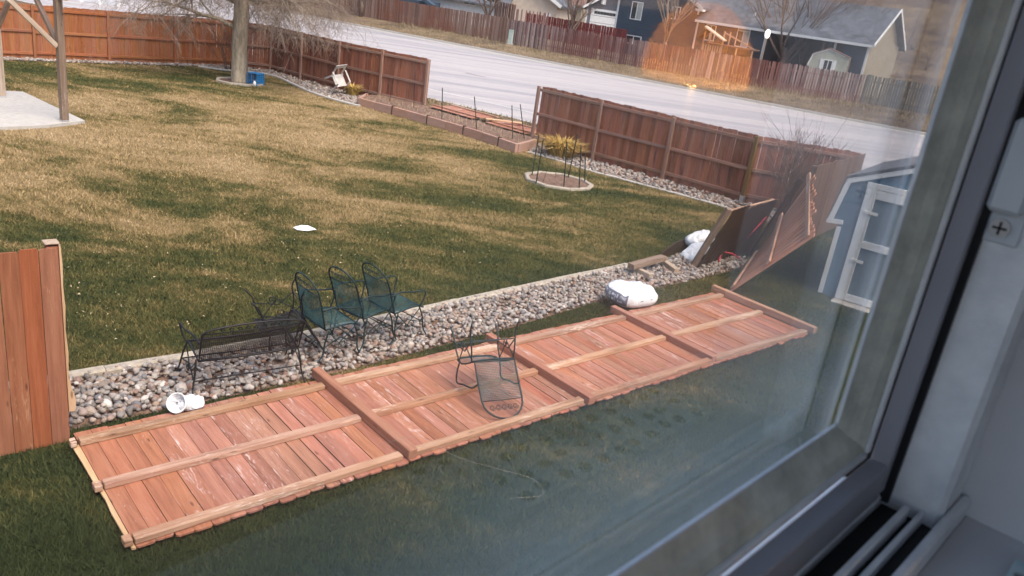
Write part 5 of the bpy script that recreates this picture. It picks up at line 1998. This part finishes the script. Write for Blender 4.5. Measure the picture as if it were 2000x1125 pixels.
# --- pale grey house
WF = Facade((-12.0, 86.0), math.radians(-14))
U = WF.U
wh = thing('pale_grey_house', 'long pale grey house with a dark roof behind the brown roadside fence', 'house', mat=WF.M)
x0, x1 = U(770, 10)[0], U(985, 20)[0]
zz = U(880, -6)[1]
MB().box(x0 - 4, x1, 0, 8, -1, zz).build('wall', siding('pale_siding', (0.50, 0.52, 0.55)), wh)
gable_roof(wh, x0 - 4, x1, 0, 8, zz, zz + 2.4, ROOFB, 'x', 0.5)
MB().box(x0 - 2, U(860, 8)[0], -2.2, -0.01, -1, U(820, 0)[1]).build('lean_to', BLUESID, wh)
a, b = U(842, -4), U(866, 14)
stick('stair_rail', (a[0], -2.5, a[1]), (b[0], -2.5, b[1]), 0.3, 0.9, BLUESID, wh, wdir=(0, 0, 1))
for px in (905, 948):
    x, z = U(px, 8)
    window(wh, WF, x, x + 1.3, z, z + 1.0)

# red garden fence behind and the reddish panel
RF = [onland(G(1002, 74, 0.6) + Vector((0.8, 5.5, 0))), onland(G(1210, 118, 0.6) + Vector((0.8, 6.5, 0)))]
far_fence('garden_fence', 'dark red fence behind the purplish fence, below the grey garage', RF, 2.0, FW4, gap=0.01, seed=8)
SF = [onland(G(948, 72, 0.6) + Vector((0.3, 3.0, 0))), onland(G(990, 82, 0.6) + Vector((0.2, 3.0, 0)))]
far_fence('garden_fence', 'taller reddish fence panel before the cream house', SF, 2.9, FW1, gap=0.01, seed=9)
SG = [onland(G(992, 82, 0.6) + Vector((0.3, 2.2, 0))), onland(G(1045, 92, 0.6) + Vector((0.8, 3.2, 0)))]
far_fence('garden_fence', 'gappy slatted fence end before the cream wall', SG, 2.6, FW2, pw=0.12, gap=0.18, seed=10)

# utility pedestal
ub = thing('utility_pedestal', 'pale green utility box on the far verge where two fences meet', 'utility box', onland(G(996, 87, 0.55)), math.radians(-20))
MB().box(-0.18, 0.18, -0.15, 0.15, 0, 1.0, 0.02).build('cabinet', plain('pale_green_metal', (0.42, 0.50, 0.47), 0.5), ub)
MB().box(-0.20, 0.20, -0.17, 0.17, 1.0, 1.08, 0.02).build('lid', plain('green_metal_lid', (0.36, 0.44, 0.41), 0.5), ub)
MB().box(-0.24, 0.24, -0.2, 0.2, -0.05, 0.06, 0.01).build('base', CONC, ub)

# sage garden shed behind the far fence
TFc = Facade((17.6, 61.6), math.radians(-22))
U = TFc.U
ss_ = thing('sage_shed', 'small sage gambrel shed with a shuttered window behind the far fence', 'shed', mat=TFc.M)
x0, x1 = U(1577, 127)[0], U(1654, 137)[0]
xa, za = U(1588, 105)
xb, zb = U(1620, 96)
xc, zc = U(1652, 111)
MB().prism([(x0, 0), (x1, 0), (x1 - 0.02, zc), (xb, zb), (xa, za), (x0, U(1577, 127)[1])], 0, 2.6).build('wall', SAGE, ss_)
MB().box(x1 + 0.002, x1 + 0.04, 0.02, 2.6, 0, zc - 0.05).build('side_wall', W_GREY, ss_)
for a, b in (((x0, U(1577, 127)[1]), (xa, za)), ((xa, za), (xb, zb)), ((xb, zb), (xc, zc))):
    stick('trim', (a[0], -0.03, a[1]), (b[0], -0.03, b[1]), 0.1, 0.05, WTRIM, ss_, wdir=(0, 0, 1))
r_ = MB()
for a, b in (((xa, za), (xb, zb)), ((xb, zb), (xc + 0.3, zc - 0.1)), ((x0 - 0.1, U(1577, 127)[1] - 0.15), (xa, za))):
    vs = [(a[0], -0.1, a[1] + 0.03), (b[0], -0.1, b[1] + 0.03), (b[0], 2.7, b[1] + 0.03), (a[0], 2.7, a[1] + 0.03)]
    r_.add(vs + [(x, y, z + 0.07) for x, y, z in vs], [(0, 1, 2, 3), (7, 6, 5, 4), (0, 4, 5, 1), (1, 5, 6, 2), (2, 6, 7, 3), (3, 7, 4, 0)])
r_.build('roof', ROOFBR, ss_)
wx0, wx1 = U(1607, 125)[0], U(1626, 127)[0]
wz0, wz1 = U(1616, 138)[1], U(1616, 116)[1]
window(ss_, TFc, wx0, wx1, wz0, wz1, y=-0.01)
for x in (wx0 - 0.22, wx1 + 0.02):
    MB().box(x, x + 0.2, -0.05, -0.008, wz0, wz1).build('shutter', WTRIM, ss_)

# --- bare trees across the road
def far_tree(label, px, dist, h, seed, spread=0.42, r=0.16, nl=9, mat=TWIGD, kids=(7, 6, 4), droop=-0.15, name='bare_tree'):
    d = ray(px, 100)
    p = CAMV + d * dist
    p = onland(p)
    rr = random.Random(seed)
    tp = [Vector((0, 0, -0.1)), Vector((0.03, 0, h * 0.12)), Vector((-0.02, 0.03, h * 0.28))]
    limbs = []
    for i in range(nl):
        a = i * 2.4 + rr.uniform(-0.4, 0.4)
        limbs.append(((0, 0, h * rr.uniform(0.10, 0.27)), (math.cos(a) * spread * rr.uniform(0.5, 1.4), math.sin(a) * spread * rr.uniform(0.5, 1.4), 1), h * rr.uniform(0.6, 0.85), r * 0.5))
    return tree_thing(name, label, p, tp, [r * 1.1, r, r * 0.8], limbs, seed, 4, droop, kids, 0.38, mat, mat, 'bare trees across the road')


far_tree('vase shaped bare tree in front of the blue house windows', 1296, 64, 8.0, 51, nl=12, mat=TWIG)
far_tree('bare tree with forked trunks beside the lit globe lamp', 1532, 61, 9.0, 52, spread=0.75, r=0.2, nl=8)
far_tree('bare tree standing before the covered patio', 1570, 63, 8.5, 53, spread=0.7, nl=9)
far_tree('small bare tree between the cream house and the grey garage', 1110, 72, 5.5, 54, nl=7)
far_tree('thin bare tree before the pale grey house', 945, 70, 6.0, 55, nl=7)
for i, (px, dd) in enumerate(((520, 66), (575, 70), (640, 66), (700, 72), (610, 80))):
    far_tree(('leftmost brushy bare tree across the road behind the big trunk', 'second brushy bare tree across the road right of the big trunk', 'third brushy bare tree above the far end of the road', 'brushy bare tree where the brown roadside fence starts', 'farthest brushy bare tree above the road')[i], px, dd, 6.5 + (i % 3), 60 + i, spread=0.6, nl=9, kids=(6, 5, 4), name='bare_tree')
# bare brush on the hillside behind the houses
rr = random.Random(77)
HBL = ('rightmost but two, beside the window frame', 'rightmost but one, high up by the window frame', 'rightmost, half hidden by the window frame', 'small one above the gable peak', 'above the middle of the long roof',
       'above the arched window', 'above the right half of the long roof', 'faint one far up at the frame edge', 'above the forked bare tree', 'nearest and lowest, right of the gable end')
for i, (px, dd) in enumerate(((1765, 128), (1792, 140), (1830, 120), (1715, 150), (1560, 150), (1450, 150), (1640, 160), (1850, 150), (1520, 130), (1740, 108))):
    p = onland(CAMV + ray(px, 60) * dd)
    shrub('hill_brush', 'bare brown brush on the dry hillside, ' + HBL[i], p, rr.uniform(4.5, 7.0), 15, 0.8, 300 + i, mat=TWIGD, kids=(6, 5), maxlvl=3, group='brush on the hillside')

# white vinyl fence beyond the back fence at the top left
va, vb = G(-60, -25), G(232, 16)
vf = thing('vinyl_fence', 'white vinyl fence glimpsed above the orange fence at top left', 'fence', va)
n = 8
for i in range(n + 1):
    p = (vb - va) * (i / n)
    MB().box(-0.09, 0.09, -0.09, 0.09, 0, 1.75, 0.01).build('post', WTRIM, vf, frame(p, vb - va))
PANELV = plain('grey_white_vinyl', (0.55, 0.56, 0.60), 0.4, vary=0.04)
for i in range(n):
    a, b = (vb - va) * (i / n), (vb - va) * ((i + 1) / n)
    L = (b - a).length
    MB().box(0.09, L - 0.09, -0.02, 0.02, 0.1, 1.5).build('panel', PANELV, vf, frame(a, b - a))
    MB().box(0.09, L - 0.09, -0.04, 0.04, 1.5, 1.62).build('rail', WTRIM, vf, frame(a, b - a))

# ------------------------------------------------------------------ the window the photograph is taken through
# local axes: x along the wall (EH), y outwards (NH), z up, origin at eye height on the room side
MW = Matrix(((EH.x, NH.x, 0, 0), (EH.y, NH.y, 0, 0), (0, 0, 1, CAM_H), (0, 0, 0, 1)))
VINYL = plain('window_vinyl', (0.88, 0.90, 0.94), 0.45, vary=0.13, nscale=22, bstr=0.25)
VINYLO = plain('olive_shade_sash_vinyl', (0.78, 0.79, 0.69), 0.5, vary=0.2, nscale=30, bstr=0.3)
GAPBLK = plain('gap_black', (0.008, 0.008, 0.01), 0.6, vary=0.3)
DRYW = plain('painted_drywall', (0.70, 0.70, 0.72), 0.9, vary=0.05)
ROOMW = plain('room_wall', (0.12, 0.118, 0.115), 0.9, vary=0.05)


def glass_material(haze, rough):
    nt = NT('window_glass')
    fr = nt.n('ShaderNodeFresnel')
    fr.inputs['IOR'].default_value = 1.52
    tr = nt.n('ShaderNodeBsdfTransparent')
    tr.inputs[0].default_value = (0.97, 0.985, 0.98, 1)
    gl = nt.n('ShaderNodeBsdfGlossy')
    gl.inputs['Roughness'].default_value = rough
    gl.inputs['Color'].default_value = (0.95, 0.97, 1.0, 1)
    mx = nt.n('ShaderNodeMixShader')
    nt.l(nt.math('MULTIPLY', fr.outputs[0], 1.7, True), mx.inputs[0])
    nt.l(tr.outputs[0], mx.inputs[1])
    nt.l(gl.outputs[0], mx.inputs[2])
    # painted haze standing in for the reflected veil, thickest towards the lower right
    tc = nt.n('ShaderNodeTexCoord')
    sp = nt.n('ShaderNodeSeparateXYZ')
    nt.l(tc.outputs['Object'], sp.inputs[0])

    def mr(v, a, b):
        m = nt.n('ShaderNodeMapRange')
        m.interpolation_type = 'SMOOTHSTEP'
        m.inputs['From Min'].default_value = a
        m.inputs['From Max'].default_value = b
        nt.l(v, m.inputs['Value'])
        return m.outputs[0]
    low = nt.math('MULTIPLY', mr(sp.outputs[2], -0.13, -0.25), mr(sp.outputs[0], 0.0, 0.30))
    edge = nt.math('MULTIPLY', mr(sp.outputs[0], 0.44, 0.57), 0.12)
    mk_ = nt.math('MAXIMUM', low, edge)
    haze_noise = nt.noise(tc.outputs['Object'], 9.0, 5, 0.6, 0.8)
    mk_ = nt.math('MULTIPLY', mk_, nt.math('ADD', nt.math('MULTIPLY', haze_noise, 1.2), 0.35))
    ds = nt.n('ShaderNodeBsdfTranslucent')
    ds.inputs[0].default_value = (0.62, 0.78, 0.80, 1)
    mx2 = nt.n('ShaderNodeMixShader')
    nt.l(nt.math('MULTIPLY', mk_, haze, True), mx2.inputs[0])
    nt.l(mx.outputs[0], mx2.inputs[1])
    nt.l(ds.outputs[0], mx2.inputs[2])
    nt.l(mx2.outputs[0], nt.out.inputs[0])
    return nt.m


win = thing('window', 'grey white vinyl window sash and frame close to the eye at right and below', 'window', mat=MW)
XL, XR = -1.25, 0.566              # clear glass from x, to x
ZB, ZT = -0.264, 1.05


def wbox(name, x0, x1, y0, y1, z0, z1, mat, ch=0.003, par=win):
    return MB().box(x0, x1, y0, y1, z0, z1, ch).build(name, mat, par)


pane = MB()
pane.add([(XL, 0.1640, ZB), (XR, 0.1640, ZB), (XR, 0.1640, ZT), (XL, 0.1640, ZT)], [(0, 1, 2, 3)])
pane.build('glass_pane', glass_material(0.0, 0.035), win)
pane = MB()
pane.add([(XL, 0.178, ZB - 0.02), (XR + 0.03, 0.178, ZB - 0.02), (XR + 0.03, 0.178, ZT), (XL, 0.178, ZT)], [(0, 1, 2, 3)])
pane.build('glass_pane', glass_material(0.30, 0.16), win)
# glazing bead at the glass
for x0, x1, z0, z1 in ((XR, XR + 0.0022, ZB, ZT), (XL, XR, ZB - 0.0022, ZB)):
    wbox('glazing_bead', x0 + (0.0 if z1 > 0 else 0), x1, 0.1632, 0.1665, z0, z1, VINYL, 0.0006)
# sloped sash faces, their shade put into an olive vinyl colour


def slope(name, pts, mat, par=win):
    n = len(pts) // 2
    return MB().add(pts, [(0, 1, 2, 3)]).build(name, mat, par)


XS = 0.603
ZS = -0.302 - 0.0
prof = [(XR + 0.0020, 0.1668), (XR + 0.008, 0.1640), (XR + 0.018, 0.1590), (XS - 0.012, 0.1535), (XS - 0.001, 0.150), (XS + 0.001, 0.147)]
m1 = MB()
vs = []
for (x, y) in prof:
    dz = x - XR
    vs += [(x, y, ZB - dz * 0.75 + 0.0), (x, y, ZT)]
m1.add(vs, [(2 * i, 2 * i + 2, 2 * i + 3, 2 * i + 1) for i in range(len(prof) - 1)])
m1.build('sash_stile', VINYLO, win)
m2 = MB()
vs = []
for (x, y) in prof:
    dz = x - XR
    vs += [(XL, y, ZB - dz * 0.75), (x, y, ZB - dz * 0.75)]
m2.add(vs, [(2 * i, 2 * i + 1, 2 * i + 3, 2 * i + 2) for i in range(len(prof) - 1)])
m2.build('sash_rail', VINYLO, win)
ZR = ZB - (XS - XR) * 0.75           # inner edge of the bottom rail
wbox('sash_edge', XS - 0.004, XS + 0.0015, 0.1455, 0.1495, ZR, ZT, VINYL, 0.001)
wbox('sash_edge', XL, XS - 0.0045, 0.1455, 0.1495, ZR - 0.004, ZR + 0.001, VINYL, 0.001)
# sash side darkened for shade, the jamb gap's darkness as a black strip
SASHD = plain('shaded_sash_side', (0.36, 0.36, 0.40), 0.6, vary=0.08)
wbox('sash_side', XS + 0.002, XS + 0.012, 0.130, 0.1445, ZR - 0.03, ZT, SASHD, 0.001)
wbox('sash_base', XL, XS + 0.0015, 0.130, 0.1445, ZR - 0.034, ZR - 0.0045, SASHD, 0.001)
wbox('gap_strip', XS + 0.0125, XS + 0.0175, 0.125, 0.1625, ZR - 0.04, ZT, GAPBLK, 0.0)
# jamb
XJ = XS + 0.018
wbox('jamb', XJ, XJ + 0.05, 0.088, 0.163, ZR - 0.05, ZT, VINYL, 0.004)
# sill tracks
ZK = ZR - 0.036
wbox('track_floor', XL, XJ - 0.001, 0.085, 0.1295, ZK - 0.02, ZK - 0.008, GAPBLK, 0.0)
wbox('track_ridge', XL, XJ - 0.012, 0.1075, 0.1125, ZK - 0.007, ZK + 0.006, VINYL, 0.001)
wbox('track_ridge', XL, XJ - 0.004, 0.098, 0.102, ZK - 0.007, ZK + 0.004, VINYL, 0.001)
wbox('sill_edge', XL, XJ + 0.049, 0.080, 0.0875, ZK - 0.02, ZK + 0.006, VINYL, 0.002)
# outer frame parts so that the window is whole
wbox('frame_left', XL - 0.12, XL, 0.09, 0.20, ZB - 0.1, ZT, VINYL)
wbox('frame_top', XL - 0.12, XJ + 0.05, 0.09, 0.20, ZT + 0.001, ZT + 0.1, VINYL)
wbox('frame_bottom', XL, XJ + 0.05, 0.13, 0.163, ZB - 0.12, ZR - 0.0345, VINYL)
# contact sensor screwed to the jamb
sn = thing('window_sensor', 'white contact sensor with two screws on the window jamb at right', 'sensor', mat=MW @ Matrix.Translation((XJ, 0.1165, -0.062)))
PLAST = plain('sensor_plastic', (0.66, 0.70, 0.74), 0.4, vary=0.04)
MB().box(-0.003, 0.0, -0.013, 0.013, -0.052, 0.055, 0.001).build('mount_plate', PLAST, sn)
MB().box(-0.014, -0.003, -0.0115, 0.0115, -0.03, 0.032, 0.003).build('sensor_body', PLAST, sn)
for z in (-0.041, 0.044):
    sw_ = MB().tube([(-0.0065, 0, z), (-0.003, 0, z)], 0.0065, 16).build('screw', GALV, sn)
    MB().box(-0.0069, -0.0066, -0.0045, 0.0045, z - 0.0008, z + 0.0008).build('slot', GAPBLK, sw_)
    MB().box(-0.0069, -0.0066, -0.0008, 0.0008, z - 0.0045, z + 0.0045).build('slot', GAPBLK, sw_)

# room and house wall round the window
def rbox(name, x0, x1, y0, y1, z0, z1, mat):
    o = MB().box(x0, x1, y0, y1, z0, z1).build(name, mat)
    o.matrix_basis = MW
    return kind(o, 'structure')


RX0, RX1, RY, RZ0, RZ1 = -2.6, 3.4, -3.4, -1.35, 1.45
rbox('wall_window_below', RX0, RX1, 0.0, 0.185, -CAM_H, ZB - 0.121, DRYW)
rbox('wall_window_above', RX0, RX1, 0.0, 0.185, ZT + 0.102, 1.9, DRYW)
rbox('wall_window_left', RX0, XL - 0.122, 0.0, 0.185, ZB - 0.119, ZT + 0.10, DRYW)
rbox('wall_window_right', XJ + 0.052, RX1, 0.0, 0.185, ZB - 0.119, ZT + 0.10, DRYW)
rbox('window_stool', XL - 0.2, XJ + 0.6, -0.05, 0.0795, ZK - 0.035, ZK - 0.012, DRYW)
# openings added in the unseen right wall to let sky light in
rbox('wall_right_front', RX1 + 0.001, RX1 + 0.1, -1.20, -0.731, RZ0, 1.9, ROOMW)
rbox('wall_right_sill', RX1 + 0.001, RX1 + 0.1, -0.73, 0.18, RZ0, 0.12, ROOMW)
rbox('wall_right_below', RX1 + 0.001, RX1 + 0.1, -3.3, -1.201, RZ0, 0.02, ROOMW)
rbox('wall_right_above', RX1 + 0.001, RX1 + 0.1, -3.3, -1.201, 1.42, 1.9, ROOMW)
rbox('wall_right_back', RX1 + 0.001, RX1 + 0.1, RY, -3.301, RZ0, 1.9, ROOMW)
rbox('wall_left_front', RX0 - 0.1, RX0 - 0.001, -0.06, 0.18, RZ0, 1.9, ROOMW)  # left wall is pierced by an added opening that lights the jamb
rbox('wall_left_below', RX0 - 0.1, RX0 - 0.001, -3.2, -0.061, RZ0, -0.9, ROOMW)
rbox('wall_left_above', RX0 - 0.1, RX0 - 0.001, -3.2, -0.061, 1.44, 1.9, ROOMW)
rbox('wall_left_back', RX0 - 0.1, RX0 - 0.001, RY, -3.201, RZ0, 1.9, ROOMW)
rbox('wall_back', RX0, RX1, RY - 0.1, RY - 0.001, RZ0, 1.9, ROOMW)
rbox('ceiling', RX0, RX1, RY, -0.002, RZ1, RZ1 + 0.1, ROOMW)
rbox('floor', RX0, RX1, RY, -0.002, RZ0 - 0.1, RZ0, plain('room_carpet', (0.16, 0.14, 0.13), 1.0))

# table lamp in the room, mirrored in the glass
lamp = thing('table_lamp', 'warm lit table lamp in the room, seen mirrored in the glass', 'lamp')
hit = ray(1362, 122)
nl_ = NH
t = 0.164 / hit.dot(nl_)
h0 = CAMV + hit * t
rd = (hit - nl_ * (2 * hit.dot(nl_))).normalized()
lp_ = h0 + rd * 2.6
lamp.location = (lp_.x, lp_.y, lp_.z - 0.065)
sh = MB()
N = 24
sprof = [(0.185, 0.0), (0.182, 0.07), (0.165, 0.14), (0.13, 0.20), (0.08, 0.245), (0.03, 0.26)]
vs = [Vector((r * math.cos(2 * math.pi * k / N), r * math.sin(2 * math.pi * k / N), z)) for r, z in sprof for k in range(N)]
sh.add(vs, [(i * N + k, i * N + (k + 1) % N, (i + 1) * N + (k + 1) % N, (i + 1) * N + k) for i in range(len(sprof) - 1) for k in range(N)])


def shade_material():
    nt = NT('thin_paper_lampshade')
    d = nt.n('ShaderNodeBsdfTranslucent')
    d.inputs[0].default_value = (0.95, 0.55, 0.20, 1)
    d2 = nt.n('ShaderNodeBsdfDiffuse')
    d2.inputs[0].default_value = (0.7, 0.5, 0.3, 1)
    a = nt.n('ShaderNodeMixShader')
    a.inputs[0].default_value = 0.3
    nt.l(d.outputs[0], a.inputs[1])
    nt.l(d2.outputs[0], a.inputs[2])
    nt.l(a.outputs[0], nt.out.inputs[0])
    return nt.m


sh.build('lamp_shade', shade_material(), lamp, smooth=True)
MB().tube([(0, 0, -0.95), (0, 0, -0.93), (0, 0, -0.9), (0, 0, 0.1)], [0.12, 0.12, 0.02, 0.012], 16).build('lamp_stand', IRON, lamp, smooth=True)
bm = bmesh.new()
bmesh.ops.create_icosphere(bm, subdivisions=2, radius=0.022)
me = bpy.data.meshes.new('bulb')
bm.to_mesh(me)
bm.free()
link('bulb', me, lamp, emit('bulb_glow', (1.0, 0.56, 0.16), 220), Matrix.Translation((0, 0, 0.004)))

# dotted cloth lying on the inner sill: its reflection veils the lower right of the view
def throw_material():
    nt = NT('dotted_cloth')
    v = coords(nt, scale=(1, 1, 1), rnd=False)
    vo = nt.n('ShaderNodeTexVoronoi')
    vo.inputs['Scale'].default_value = 44
    vo.inputs['Randomness'].default_value = 0.25
    vo.voronoi_dimensions = '2D'
    nt.l(v, vo.inputs['Vector'])
    patch = nt.ramp(nt.noise(v, 7.0, 2, 0.5), [(0.34, 0.0), (0.39, 1.0)])
    ring = nt.math('MULTIPLY', nt.ramp(vo.outputs['Distance'], [(0.0, 0.8), (0.12, 1.0), (0.24, 0.95), (0.30, 0.0)]), patch)
    big = nt.noise(v, 9.0, 3, 0.5)
    base = nt.ramp(big, [(0.30, (0.45, 0.10, 0.08)), (0.36, (0.16, 0.42, 0.52)), (0.46, (0.66, 0.80, 0.82)), (0.6, (0.90, 0.92, 0.92))])
    col = nt.mix(ring, base, (0.01, 0.02, 0.018))
    nt.bsdf(col, 0.95, spec=0.1)
    return nt.m

cl = MB()
n1, n2 = 40, 12
vs = []
for j in range(n2 + 1):
    for i in range(n1 + 1):
        x, y = 0.33 + 0.31 * i / n1, -0.045 + 0.082 * j / n2
        vs.append((x, y, ZK - 0.0095 + 0.002 * math.sin(x * 40 + 3 * math.sin(y * 60)) * math.cos(y * 50)))
cl.add(vs, [(j * (n1 + 1) + i, j * (n1 + 1) + i + 1, (j + 1) * (n1 + 1) + i + 1, (j + 1) * (n1 + 1) + i) for j in range(n2) for i in range(n1)])
o = cl.build('dotted_cloth', throw_material(), smooth=True)
o.matrix_basis = MW
tag(o, 'pale teal cloth with dark dots on the window sill, mirrored in the glass', 'cloth')
